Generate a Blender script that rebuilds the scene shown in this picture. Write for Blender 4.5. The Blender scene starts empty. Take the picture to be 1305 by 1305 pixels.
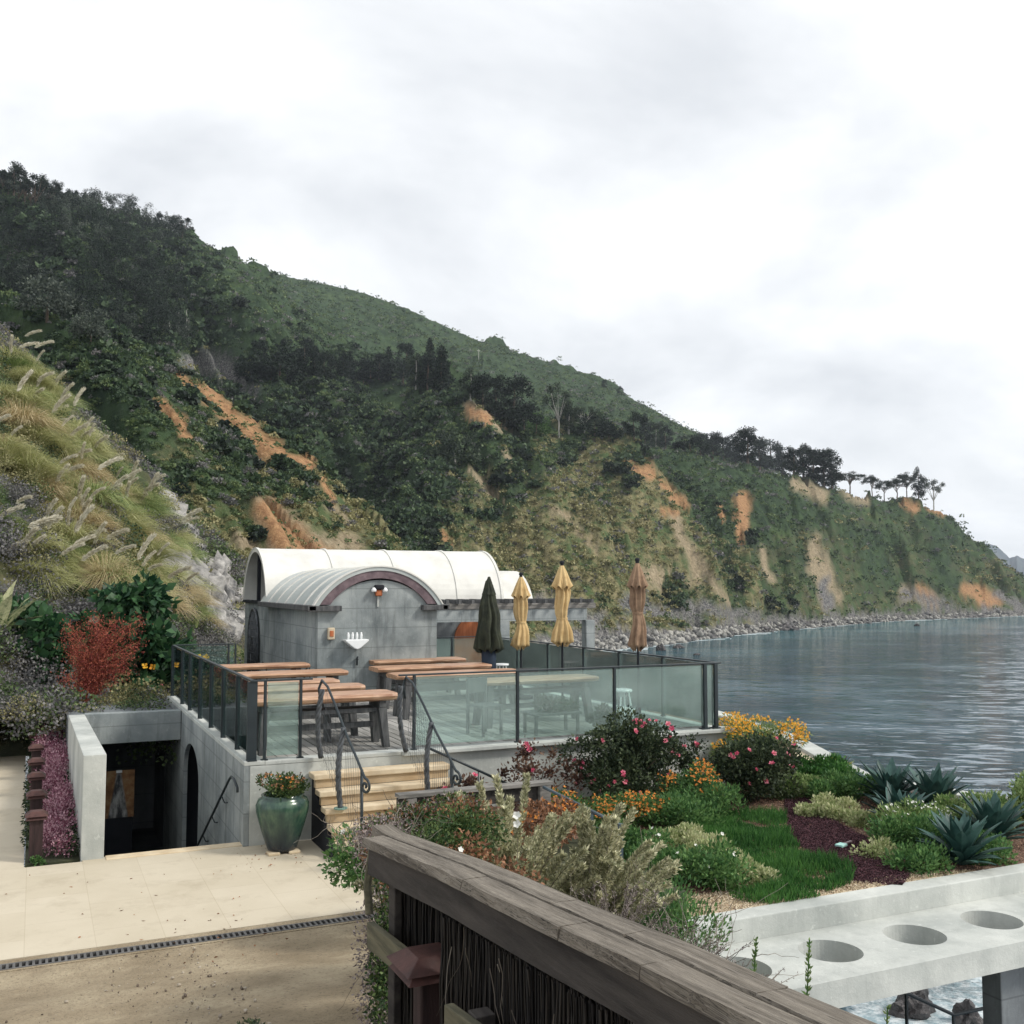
import bpy, bmesh, math, random
import numpy as np
from mathutils import Vector, Matrix
R=math.radians; PI=math.pi
rnd=random.Random(7); nr=np.random.default_rng(7)
sc=bpy.context.scene; col=sc.collection
# ------------------------------------------------ camera, sky, sun, exposure
EZ=3.3; F=1310.; CX=652.5; AZ=R(24.8); PT=R(4.0)
cam=bpy.data.cameras.new('camera'); co=bpy.data.objects.new('camera',cam); col.objects.link(co)
cam.sensor_width=36; cam.lens=36*F/1305; cam.clip_start=.05; cam.clip_end=30000
co.location=(0,0,EZ); co.rotation_euler=(R(90)+PT,0,-AZ); sc.camera=co
sc.view_settings.view_transform='Standard'; sc.view_settings.look='None'
sc.view_settings.exposure=0.42; sc.view_settings.gamma=1
W=bpy.data.worlds.new('World'); sc.world=W; W.use_nodes=True
nt=W.node_tree; nt.nodes.clear()
def N(t,ty,**k):
    n=t.nodes.new(ty)
    for a,b in k.items():
        if a in n.inputs.keys(): n.inputs[a].default_value=b
        else: setattr(n,a,b)
    return n
SUN_EL=R(42); SUN_AZ=R(128)      # clockwise from +Y: from behind and right of the camera
sky=N(nt,'ShaderNodeTexSky',sky_type='NISHITA',sun_disc=False,sun_elevation=SUN_EL,sun_rotation=SUN_AZ)
bg1=N(nt,'ShaderNodeBackground',Strength=.1); nt.links.new(sky.outputs[0],bg1.inputs[0])
tc=N(nt,'ShaderNodeTexCoord'); sx=N(nt,'ShaderNodeSeparateXYZ'); nt.links.new(tc.outputs['Generated'],sx.inputs[0])
ab=N(nt,'ShaderNodeMath',operation='MAXIMUM'); nt.links.new(sx.outputs[2],ab.inputs[0]); ab.inputs[1].default_value=0
ad=N(nt,'ShaderNodeMath',operation='ADD'); nt.links.new(ab.outputs[0],ad.inputs[0]); ad.inputs[1].default_value=.34
cb=N(nt,'ShaderNodeCombineXYZ')
for i in (0,1):
    dv=N(nt,'ShaderNodeMath',operation='DIVIDE'); nt.links.new(sx.outputs[i],dv.inputs[0]); nt.links.new(ad.outputs[0],dv.inputs[1]); nt.links.new(dv.outputs[0],cb.inputs[i])
mp=N(nt,'ShaderNodeMapping'); mp.inputs['Location'].default_value=(.35,1.1,0); mp.inputs['Rotation'].default_value=(0,0,R(20)); mp.inputs['Scale'].default_value=(.8,1.0,1)
nt.links.new(cb.outputs[0],mp.inputs[0])
cn=N(nt,'ShaderNodeTexNoise',Scale=1.75,Detail=10,Roughness=.54,Distortion=.25); nt.links.new(mp.outputs[0],cn.inputs['Vector'])
cr=N(nt,'ShaderNodeValToRGB'); nt.links.new(cn.outputs[0],cr.inputs[0])
el=cr.color_ramp.elements
el[0].position=.36; el[0].color=(.60,.62,.645,1); el[1].position=.67; el[1].color=(.99,.99,.985,1)
e=el.new(.50); e.color=(.76,.775,.79,1)
bg2=N(nt,'ShaderNodeBackground',Strength=1.06); nt.links.new(cr.outputs[0],bg2.inputs[0])
ms=N(nt,'ShaderNodeMixShader',Fac=.93); nt.links.new(bg1.outputs[0],ms.inputs[1]); nt.links.new(bg2.outputs[0],ms.inputs[2])
wo=N(nt,'ShaderNodeOutputWorld'); nt.links.new(ms.outputs[0],wo.inputs[0])
sl=bpy.data.lights.new('sun','SUN'); sl.energy=2.2; sl.angle=R(10); sl.color=(1,.95,.87)
so=bpy.data.objects.new('sun',sl); col.objects.link(so)
so.rotation_euler=(R(90)-SUN_EL,0,-SUN_AZ+PI)
# sun direction vector points from the scene to the sun: (sin az cos el, cos az cos el, sin el)
sd=Vector((math.sin(SUN_AZ)*math.cos(SUN_EL),math.cos(SUN_AZ)*math.cos(SUN_EL),math.sin(SUN_EL)))
so.rotation_euler=sd.to_track_quat('Z','Y').to_euler()
# ------------------------------------------------ helpers
fw=(math.sin(AZ)*math.cos(PT),math.cos(AZ)*math.cos(PT),math.sin(PT)); rt=(math.cos(AZ),-math.sin(AZ),0)
up=(-math.sin(AZ)*math.sin(PT),-math.cos(AZ)*math.sin(PT),math.cos(PT))
def ray(px,py):
    a=(px-CX)/F; b=-(py-CX)/F
    return [fw[i]+a*rt[i]+b*up[i] for i in range(3)]
def gz(px,py,z):
    d=ray(px,py); t=(z-EZ)/d[2]; return Vector((d[0]*t,d[1]*t,z))
def tag(o,label=None,cat=None,group=None,kind=None):
    if label: o['label']=label
    if cat: o['category']=cat
    if group: o['group']=group
    if kind: o['kind']=kind
    return o
def empty(name,loc=(0,0,0),label=None,cat=None,group=None,rz=0):
    o=bpy.data.objects.new(name,None); o.empty_display_size=.1; col.objects.link(o); o.location=loc; o.rotation_euler=(0,0,rz)
    return tag(o,label,cat,group)
def copy_tree(o,parent=None):
    c=o.copy(); col.objects.link(c); c.parent=parent
    for ch in o.children: copy_tree(ch,c)
    return c
class MB:
    def __init__(s): s.v=[]; s.f=[]
    def add(s,vs,fs):
        n=len(s.v); s.v+= [tuple(v) for v in vs]; s.f+=[tuple(i+n for i in f) for f in fs]; return s
    def box(s,x0,x1,y0,y1,z0,z1,M=None):
        vs=[(x,y,z) for x in(x0,x1) for y in(y0,y1) for z in(z0,z1)]
        if M is not None: vs=[M@Vector(v) for v in vs]
        return s.add(vs,[(0,1,3,2),(4,6,7,5),(0,4,5,1),(2,3,7,6),(0,2,6,4),(1,5,7,3)])
    def tube(s,pts,r,seg=8,cap=True,r1=None):
        pts=[Vector(p) for p in pts]; n=len(pts); rings=[]
        t0=(pts[1]-pts[0]).normalized(); a=Vector((0,0,1)) if abs(t0.z)<.9 else Vector((1,0,0))
        nx=t0.cross(a).normalized()
        base=len(s.v); 
        for i,p in enumerate(pts):
            t=(pts[min(i+1,n-1)]-pts[max(i-1,0)]).normalized()
            nx=(nx-t*nx.dot(t)).normalized(); ny=t.cross(nx)
            rr=r if r1 is None else r+(r1-r)*i/(n-1)
            if isinstance(r,(list,tuple)): rr=r[i]
            for k in range(seg):
                an=2*PI*k/seg; s.v.append(tuple(p+nx*math.cos(an)*rr+ny*math.sin(an)*rr))
        for i in range(n-1):
            for k in range(seg):
                a0=base+i*seg+k; a1=base+i*seg+(k+1)%seg; s.f.append((a0,a1,a1+seg,a0+seg))
        if cap: s.f.append(tuple(base+k for k in range(seg))[::-1]); s.f.append(tuple(base+(n-1)*seg+k for k in range(seg)))
        return s
    def lathe(s,prof,seg=24,c=(0,0,0),mod=None):
        base=len(s.v)
        for (r,z) in prof:
            for k in range(seg):
                an=2*PI*k/seg; rr=r*(mod(an,z) if mod else 1); s.v.append((c[0]+rr*math.cos(an),c[1]+rr*math.sin(an),c[2]+z))
        for i in range(len(prof)-1):
            for k in range(seg):
                a0=base+i*seg+k; a1=base+i*seg+(k+1)%seg; s.f.append((a0,a1,a1+seg,a0+seg))
        s.f.append(tuple(base+k for k in range(seg))[::-1]); s.f.append(tuple(base+(len(prof)-1)*seg+k for k in range(seg)))
        return s
    def prism(s,poly,axis,a,b):
        """extrude a 2D outline along axis from a to b; axis 0: poly=(y,z), 1: poly=(x,z), 2: poly=(x,y)"""
        def P(p,t): return [(t,p[0],p[1]),(p[0],t,p[1]),(p[0],p[1],t)][axis]
        n=len(poly); vs=[P(p,a) for p in poly]+[P(p,b) for p in poly]
        return s.add(vs,[tuple(range(n))[::-1],tuple(range(n,2*n))]+[(i,(i+1)%n,(i+1)%n+n,i+n) for i in range(n)])
    def build(s,name,m,parent=None,smooth=False,bevel=0,seg=2,fix=True):
        me=bpy.data.meshes.new(name); me.from_pydata(s.v,[],s.f); 
        if fix or bevel:
            bm=bmesh.new(); bm.from_mesh(me); bmesh.ops.recalc_face_normals(bm,faces=bm.faces)
            if bevel:
                es=[e for e in bm.edges if len(e.link_faces)==2 and e.calc_face_angle(0)>.5]
                bmesh.ops.bevel(bm,geom=es,offset=bevel,segments=seg,affect='EDGES',profile=.5,clamp_overlap=True)
            bm.to_mesh(me); bm.free()
        if smooth: me.shade_smooth() if hasattr(me,'shade_smooth') else None
        o=bpy.data.objects.new(name,me); col.objects.link(o); o.parent=parent
        if m: me.materials.append(m)
        return o
def npmesh(name,v,f,m,parent=None,smooth=False,mats=None,mi=None,attr=None):
    """v (N,3), f (M,k) arrays"""
    me=bpy.data.meshes.new(name); v=np.asarray(v,np.float32); f=np.asarray(f,np.int32); k=f.shape[1]
    me.vertices.add(len(v)); me.vertices.foreach_set('co',v.ravel())
    me.loops.add(f.size); me.loops.foreach_set('vertex_index',f.ravel())
    me.polygons.add(len(f)); me.polygons.foreach_set('loop_start',np.arange(0,f.size,k,dtype=np.int32))
    for mm in (mats or [m]): me.materials.append(mm)
    if mi is not None: me.polygons.foreach_set('material_index',np.asarray(mi,np.int32))
    if smooth: me.polygons.foreach_set('use_smooth',np.ones(len(f),bool))
    if attr:
        for an,av in attr.items():
            a=me.attributes.new(an,'FLOAT','POINT'); a.data.foreach_set('value',np.asarray(av,np.float32))
    me.update(); me.validate()
    o=bpy.data.objects.new(name,me); col.objects.link(o); o.parent=parent
    return o
# ---- materials
def mat(name,c1,c2=None,scale=3,rough=.8,bump=.15,bscale=None,c3=None,metal=0,stretch=None,lo=.35,hi=.65,detail=8,bdist=.02,world=False,spec=.3,transl=0,isl=0,extra=None):
    m=bpy.data.materials.new(name); m.use_nodes=True; t=m.node_tree; p=t.nodes['Principled BSDF']
    p.inputs['Roughness'].default_value=rough; p.inputs['Metallic'].default_value=metal; p.inputs['Specular IOR Level'].default_value=spec
    tcn=N(t,'ShaderNodeTexCoord'); src=tcn.outputs['Object']
    if world: src=N(t,'ShaderNodeNewGeometry').outputs['Position']
    if stretch:
        mpn=N(t,'ShaderNodeMapping'); mpn.inputs['Scale'].default_value=stretch; t.links.new(src,mpn.inputs[0]); src=mpn.outputs[0]
    n1=N(t,'ShaderNodeTexNoise',Scale=scale,Detail=detail,Roughness=.6); t.links.new(src,n1.inputs['Vector'])
    fac=n1.outputs[0]
    if isl:
        g=N(t,'ShaderNodeNewGeometry'); mx=N(t,'ShaderNodeMath',operation='MULTIPLY_ADD'); t.links.new(g.outputs['Random Per Island'],mx.inputs[0]); mx.inputs[1].default_value=isl
        s2=N(t,'ShaderNodeMath',operation='SUBTRACT'); t.links.new(fac,s2.inputs[0]); s2.inputs[1].default_value=isl/2; t.links.new(s2.outputs[0],mx.inputs[2]); fac=mx.outputs[0]
    r=N(t,'ShaderNodeValToRGB'); t.links.new(fac,r.inputs[0]); e=r.color_ramp.elements
    e[0].position=lo; e[1].position=hi; e[0].color=(*c1,1); e[1].color=(*(c2 or c1),1)
    if c3: q=e.new((lo+hi)/2); q.color=(*c3,1)
    cout=r.outputs[0]
    if extra: cout=extra(t,cout,src,p)
    t.links.new(cout,p.inputs['Base Color'])
    if bump:
        n2=N(t,'ShaderNodeTexNoise',Scale=bscale or scale*6,Detail=6,Roughness=.65); t.links.new(src,n2.inputs['Vector'])
        b=N(t,'ShaderNodeBump',Strength=bump,Distance=bdist); t.links.new(n2.outputs[0],b.inputs['Height']); t.links.new(b.outputs[0],p.inputs['Normal'])
    if transl:
        tr=N(t,'ShaderNodeBsdfTranslucent'); t.links.new(cout,tr.inputs[0]); mxs=N(t,'ShaderNodeMixShader',Fac=transl)
        t.links.new(p.outputs[0],mxs.inputs[1]); t.links.new(tr.outputs[0],mxs.inputs[2]); t.links.new(mxs.outputs[0],t.nodes['Material Output'].inputs[0])
    return m
def mixc(t,a,b,f,bt='MIX'):
    m=N(t,'ShaderNodeMix',data_type='RGBA',blend_type=bt)
    for s,i in((f,0),(a,6),(b,7)):
        if isinstance(s,(int,float)): m.inputs[i].default_value=s
        elif isinstance(s,tuple): m.inputs[i].default_value=(*s,1)
        else: t.links.new(s,m.inputs[i])
    return m.outputs[2]
def ramp(t,s,a,b):
    r=N(t,'ShaderNodeMapRange',clamp=True); r.inputs[1].default_value=a; r.inputs[2].default_value=b; t.links.new(s,r.inputs[0]); return r.outputs[0]
def noise(t,src,scale,detail=5,rough=.6,stretch=None):
    if stretch:
        m=N(t,'ShaderNodeMapping'); m.inputs['Scale'].default_value=stretch; t.links.new(src,m.inputs[0]); src=m.outputs[0]
    n=N(t,'ShaderNodeTexNoise',Scale=scale,Detail=detail,Roughness=rough); t.links.new(src,n.inputs['Vector']); return n.outputs[0]
def concrete(name,a,b,rows=.6,stain=.5):
    def ex(t,c,src,p):
        st=noise(t,src,1.6,6,.7,(3,3,.35)); c=mixc(t,c,tuple(x*.45 for x in a),mixf(t,ramp(t,st,.5,.72),stain))
        spt=noise(t,src,14,3); c=mixc(t,c,tuple(min(1,x*1.25) for x in b),mixf(t,ramp(t,spt,.62,.72),.35))
        if rows:
            s=N(t,'ShaderNodeSeparateXYZ'); t.links.new(src,s.inputs[0])
            w=N(t,'ShaderNodeMath',operation='PINGPONG'); t.links.new(s.outputs[2],w.inputs[0]); w.inputs[1].default_value=rows/2
            c=mixc(t,c,tuple(x*.55 for x in a),mixf(t,ramp(t,w.outputs[0],.012,.003),.55))
        return c
    return mat(name,a,b,scale=1.3,rough=.85,bump=.25,bscale=30,extra=ex,world=True)
def mixf(t,s,k):
    m=N(t,'ShaderNodeMath',operation='MULTIPLY'); t.links.new(s,m.inputs[0]); m.inputs[1].default_value=k; return m.outputs[0]
M={}
M['conc']=concrete('concrete_grey',(.20,.225,.23),(.36,.385,.38),rows=.4,stain=.7)
M['conc_l']=concrete('concrete_pale',(.36,.38,.36),(.55,.565,.53),rows=0,stain=.25)
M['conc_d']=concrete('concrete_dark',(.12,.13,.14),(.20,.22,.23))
M['gable']=concrete('gable_concrete',(.17,.195,.20),(.36,.39,.385),rows=.4,stain=.75)
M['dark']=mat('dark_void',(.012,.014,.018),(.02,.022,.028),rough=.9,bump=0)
M['metal']=mat('dark_painted_metal',(.010,.017,.021),(.02,.03,.035),rough=.45,bump=.05,spec=.5)
M['iron']=mat('grey_iron',(.05,.055,.06),(.13,.14,.15),scale=8,rough=.55,bump=.3,metal=.3)
M['rust']=mat('rust_brown_copper',(.04,.020,.018),(.10,.045,.038),scale=6,rough=.6,bump=.2)
M['bollw']=mat('dark_brown_timber',(.02,.012,.012),(.045,.025,.025),scale=3,rough=.7,bump=.3,stretch=(8,8,1))
def grain(t,c,src,p):
    a=noise(t,src,3,7,.7); c=mixc(t,c,(.04,.03,.02),mixf(t,ramp(t,a,.55,.75),.6)); return c
M['table']=mat('orange_oiled_timber',(.27,.13,.07),(.55,.36,.235),scale=2.5,rough=.42,bump=.2,stretch=(1,9,9),c3=(.40,.225,.13),spec=.5)
M['greyw']=mat('grey_weathered_timber',(.12,.115,.105),(.27,.255,.235),scale=3,rough=.85,bump=.4,stretch=(1,1,6),world=False)
M['leg']=mat('dark_grey_timber',(.05,.052,.055),(.13,.13,.13),scale=3,rough=.8,bump=.3,stretch=(6,6,1))
M['vault']=mat('cream_vault_panel',(.58,.57,.53),(.72,.71,.66),scale=1.6,rough=.45,bump=.05,bscale=3)
M['vaultg']=mat('grey_white_vault_panel',(.36,.395,.385),(.50,.53,.51),scale=.7,rough=.4,bump=.05)
M['trim']=mat('purple_brown_trim',(.10,.07,.08),(.19,.14,.15),scale=6,rough=.6,bump=.2)
M['white']=mat('white_ceramic',(.78,.8,.8),(.85,.86,.86),rough=.25,bump=0,spec=.5)
M['door']=mat('orange_wood_door',(.38,.11,.04),(.5,.17,.07),scale=2,stretch=(9,9,1),rough=.5,bump=.1)
M['um_tan']=mat('tan_canvas',(.46,.31,.14),(.60,.44,.22),scale=6,rough=.9,bump=.3,bscale=20)
M['um_br']=mat('brown_canvas',(.19,.12,.078),(.33,.22,.14),scale=6,rough=.9,bump=.3,bscale=20)
M['um_gr']=mat('dark_green_canvas',(.022,.026,.02),(.05,.056,.035),scale=6,rough=.9,bump=.3,bscale=20)
M['pot']=mat('green_glazed_ceramic',(.008,.03,.04),(.08,.17,.12),scale=3,rough=.22,bump=.15,c3=(.02,.07,.065),stretch=(1.5,1.5,.7),spec=.6)
M['sand']=mat('sandstone_tread',(.52,.41,.27),(.66,.56,.40),scale=4,rough=.85,bump=.2)
M['lime']=mat('sandstone_riser',(.40,.29,.17),(.52,.41,.27),scale=3,rough=.9,bump=.2)
M['soil']=mat('garden_soil',(.10,.06,.045),(.22,.15,.11),scale=3,rough=1,bump=.6,bscale=40,bdist=.03)
M['darksoil']=mat('dark_hillside_soil',(.03,.035,.02),(.07,.075,.04),scale=2,rough=1,bump=.6)
# glass: salt film on the panel, its pale tint also imitating reflection
def glass(name,film_sheen,fcol):
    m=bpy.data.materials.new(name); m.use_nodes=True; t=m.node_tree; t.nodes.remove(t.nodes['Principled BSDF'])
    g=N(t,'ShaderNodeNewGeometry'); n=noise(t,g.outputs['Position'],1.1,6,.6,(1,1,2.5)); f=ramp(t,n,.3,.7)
    fm=N(t,'ShaderNodeMath',operation='MULTIPLY_ADD'); t.links.new(f,fm.inputs[0]); fm.inputs[1].default_value=film_sheen*.7; fm.inputs[2].default_value=film_sheen*.55
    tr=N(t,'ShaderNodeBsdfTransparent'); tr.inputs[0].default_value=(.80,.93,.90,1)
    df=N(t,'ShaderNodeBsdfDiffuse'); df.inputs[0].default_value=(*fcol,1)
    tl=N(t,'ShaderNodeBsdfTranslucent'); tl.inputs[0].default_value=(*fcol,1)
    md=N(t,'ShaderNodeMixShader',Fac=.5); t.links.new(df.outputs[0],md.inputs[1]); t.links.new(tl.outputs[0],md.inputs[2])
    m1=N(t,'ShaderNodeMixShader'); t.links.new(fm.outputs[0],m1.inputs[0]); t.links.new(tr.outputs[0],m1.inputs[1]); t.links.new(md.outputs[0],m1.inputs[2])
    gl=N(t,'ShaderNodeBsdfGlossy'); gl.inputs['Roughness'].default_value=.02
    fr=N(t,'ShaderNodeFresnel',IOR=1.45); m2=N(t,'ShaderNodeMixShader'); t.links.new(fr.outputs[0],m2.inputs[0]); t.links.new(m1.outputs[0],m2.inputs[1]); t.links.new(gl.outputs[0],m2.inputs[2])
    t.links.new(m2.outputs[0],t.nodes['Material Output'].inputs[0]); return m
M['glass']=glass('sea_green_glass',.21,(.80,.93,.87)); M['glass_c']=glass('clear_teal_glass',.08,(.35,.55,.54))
def leafmat(name,c1,c2,c3=None,**k):
    k.setdefault('scale',2.5); k.setdefault('isl',.5); 
    return mat(name,c1,c2,rough=k.pop('rough',.6),bump=0,c3=c3,transl=k.pop('transl',.25),**k)
# ------------------------------------------------ vegetation makers (numpy)
def rand_dirs(n,rg=nr):
    d=rg.normal(size=(n,3)); return d/np.linalg.norm(d,axis=1,keepdims=True)
def leaves(P,D,L,Wd,rg=nr,bend=.15):
    """diamond leaves at points P, pointing along D, length L, width Wd -> verts, quad faces"""
    n=len(P); side=np.cross(D,rand_dirs(n,rg)); side/=np.linalg.norm(side,axis=1,keepdims=True)+1e-9
    nn=np.cross(D,side); L=np.broadcast_to(np.asarray(L),(n,))[:,None]; Wd=np.broadcast_to(np.asarray(Wd),(n,))[:,None]
    a=P; b=P+D*L*.45+side*Wd*.5+nn*L*bend; c=P+D*L; d=P+D*L*.45-side*Wd*.5+nn*L*bend
    v=np.stack([a,b,c,d],1).reshape(-1,3); f=np.arange(4*n).reshape(n,4); return v,f
def crown_points(n,clumps,rg=nr,shell=.75):
    """points and outward dirs spread through ellipsoid clumps: list of (x,y,z,rx,ry,rz)"""
    C=np.array(clumps,float); w=(C[:,3]*C[:,4]*C[:,5])**(2/3.); idx=rg.choice(len(C),n,p=w/w.sum())
    d=rand_dirs(n,rg); r=1-(1-shell)*rg.random(n)[:,None]*1.8; r=np.clip(r+rg.normal(size=(n,1))*.06,0.1,1.2)
    P=C[idx,:3]+d*r*C[idx,3:6]; return P,d
def blob_clumps(k,R3,r,rg=nr,zb=0):
    """k clumps spread in an ellipsoid of radii R3"""
    d=rand_dirs(k,rg); q=rg.random(k)[:,None]**.4; P=d*q*np.array(R3); P[:,2]+=zb
    rr=r*(.7+.6*rg.random(k))
    return [(p[0],p[1],p[2],s,s,s*.8) for p,s in zip(P,rr)]
def shrub(name,m,R3,nl,L,Wd,k=14,r=.35,zb=None,up=.3,parent=None,rg=nr,shell=.7,zmin=0.0):
    zb=R3[2] if zb is None else zb
    cl=blob_clumps(k,R3,r,rg,zb); P,d=crown_points(nl,cl,rg,shell)
    P[:,2]=np.maximum(P[:,2],zmin); D=d+rand_dirs(nl,rg)*.8; D[:,2]+=up; D/=np.linalg.norm(D,axis=1,keepdims=True)
    v,f=leaves(P,D,L*(.6+.8*rg.random(nl)),Wd*(.6+.8*rg.random(nl)),rg); return npmesh(name,v,f,m,parent),P,d
def stems_mb(n,R,h,r=.01,rg=rnd):
    mb=MB()
    for i in range(n):
        a=rg.uniform(0,2*PI); q=R*rg.uniform(.3,1); p0=(rg.uniform(-.05,.05),rg.uniform(-.05,.05),-.05); p2=(math.cos(a)*q,math.sin(a)*q,h*rg.uniform(.6,1)); p1=(p2[0]*.35,p2[1]*.35,p2[2]*.55)
        mb.tube([p0,p1,p2],r,5,r1=r*.4)
    return mb
def blades(n,R,h,w,rg=nr,droop=.5,seg=4,center=(0,0,0),lean=(0,0),spread=.9,top=None):
    """arching grass blades -> verts, quads"""
    a=rg.random(n)*2*PI; q=R*np.sqrt(rg.random(n)); base=np.stack([np.cos(a)*q*.4,np.sin(a)*q*.4,np.zeros(n)],1)+np.array(center)
    out=np.stack([np.cos(a),np.sin(a),np.zeros(n)],1); H=h*(.6+.5*rg.random(n)); S=spread*h*(.25+.75*rg.random(n))
    V=[]; side=np.stack([-np.sin(a),np.cos(a),np.zeros(n)],1)+rg.normal(size=(n,3))*.3
    side/=np.linalg.norm(side,axis=1,keepdims=True)
    for i in range(seg+1):
        t=i/seg; p=base+out*(S*t**1.4)[:,None]; p[:,2]+=H*(t*(1.55-t*(.55+droop*S/h))); p[:,0]+=lean[0]*h*t*t; p[:,1]+=lean[1]*h*t*t
        ww=w*(1-t*.93)*.5; V.append(p-side*ww); V.append(p+side*ww)
    V=np.stack(V,1); v=V.reshape(-1,3); k=2*(seg+1); f=[]
    for i in range(seg): f.append(np.stack([np.arange(n)*k+2*i,np.arange(n)*k+2*i+1,np.arange(n)*k+2*i+3,np.arange(n)*k+2*i+2],1))
    return v,np.concatenate(f)
def vnoise(x,y,seed=0):
    xi=np.floor(x).astype(np.int64); yi=np.floor(y).astype(np.int64); xf=x-xi; yf=y-yi
    def h(a,b):
        n=(a*374761393+b*668265263+seed*974634777)&0x7fffffff; n=((n^(n>>13))*1274126177)&0x7fffffff; return ((n^(n>>16))&0xffff)/65535.
    u=xf*xf*(3-2*xf); w=yf*yf*(3-2*yf)
    return (h(xi,yi)*(1-u)+h(xi+1,yi)*u)*(1-w)+(h(xi,yi+1)*(1-u)+h(xi+1,yi+1)*u)*w
def fbm(x,y,o=5,seed=0,g=.5):
    s=0; a=1; t=0
    for i in range(o): s=s+a*vnoise(x*2**i,y*2**i,seed+i); t+=a; a*=g
    return s/t*2-1
# ------------------------------------------------ terrain (polar height field round the viewpoint)
SEA=-15.0
def pe(px,py):
    d=ray(px,py); return math.atan2(d[0],d[1]), d[2]/math.hypot(d[0],d[1])
# each layer: (column, crest row, crest distance, foot distance, foot height)
LAY={
'N':(.5,.9,[(-260,300,44,22,1.),(-100,380,44,22,1.),(0,445,44,22,1.),(50,480,43,23,1.),(95,555,42,23,.8),(140,572,42,24,.8),(190,600,42,25,.8),(222,680,42,27,.5),(255,750,42,29,.3),(300,800,42,32,0),(345,840,42,33,-1),(400,1100,42,33,-25),(500,1800,42,33,-40)]),
'R':(.5,1.,[(-260,300,90,50,8),(0,430,90,50,8),(90,520,85,50,5),(150,575,80,48,3),(190,605,75,44,2),(230,650,72,42,1),(290,705,70,40,0),(330,765,66,40,-1),(370,830,60,40,-3),(430,1000,60,40,-20),(500,1500,60,40,-40)]),
'L':(.35,.95,[(-260,300,200,90,20),(0,372,190,90,15),(60,405,190,90,12),(150,425,190,85,6),(230,457,190,80,0),(270,494,185,80,-3),(330,540,180,80,-6),(380,572,170,80,-9),(410,600,165,80,-10),(440,640,160,80,-12),(480,672,155,80,-13),(515,700,150,80,-13.5),(560,745,145,85,-14),(620,812,140,90,-15),(700,1000,140,90,-30)]),
'S':(.3,.85,[(300,760,400,230,-10),(430,640,410,215,-12),(480,575,420,210,-13),(520,520,425,205,-13),(560,492,430,215,-13),(600,508,430,235,-13),(650,535,430,262,-13),(700,546,432,285,-13),(750,555,435,300,-13),(800,572,435,318,-13),(830,602,435,330,-13),(870,652,435,350,-13),(900,690,435,370,-13),(930,715,440,392,-13),(955,742,445,410,-13),(985,778,455,438,-14),(1010,815,460,450,-16),(1100,850,470,460,-25)]),
'K':(.25,.9,[(-260,180,560,230,60),(0,238,560,240,50),(60,252,560,240,45),(110,256,560,240,40),(200,287,570,250,20),(250,303,570,260,10),(340,350,580,270,0),(370,385,580,280,0),(420,425,570,280,-5),(480,458,560,290,-5),(560,490,540,300,-5),(620,530,530,300,-5),(700,600,530,300,-8),(790,690,530,320,-12),(860,900,530,340,-30),(1000,1300,530,340,-60)]),
'M':(.12,.9,[(-260,330,900,500,60),(250,330,900,500,60),(340,345,900,500,60),(400,358,900,500,55),(450,368,900,500,50),(520,392,900,500,40),(600,430,900,500,40),(700,462,900,480,40),(770,492,900,480,40),(830,520,900,500,40),(890,552,900,520,35),(960,592,900,560,30),(1040,640,900,600,20),(1150,760,900,700,0),(1300,900,900,700,-60)]),
'H':(.03,.8,[(700,640,470,310,-13),(760,590,480,325,-13),(800,569,490,340,-13),(870,577,500,370,-13),(940,595,520,405,-13),(1000,606,560,446,-13),(1060,621,600,490,-13),(1100,632,640,530,-13),(1150,643,680,575,-13),(1195,650,700,602,-13),(1212,658,710,612,-13),(1230,678,720,625,-13),(1260,705,735,645,-13),(1305,741,760,680,-13),(1335,763,780,705,-13),(1360,785,800,725,-15),(1420,830,820,760,-22),(1560,900,820,760,-30)]),
}
pL,pR=pe(-230,600)[0],pe(1480,760)[0]
NC,NR=1150,560
phi=np.linspace(pL,pR,NC); rad=21*np.exp(np.linspace(0,1,NR)*math.log(1250/21)); PH,RR=np.meshgrid(phi,rad,indexing='ij')
X=RR*np.sin(PH); Y=RR*np.cos(PH)
HZ=np.full(PH.shape,-60.); LI=np.zeros(PH.shape,int)
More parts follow.
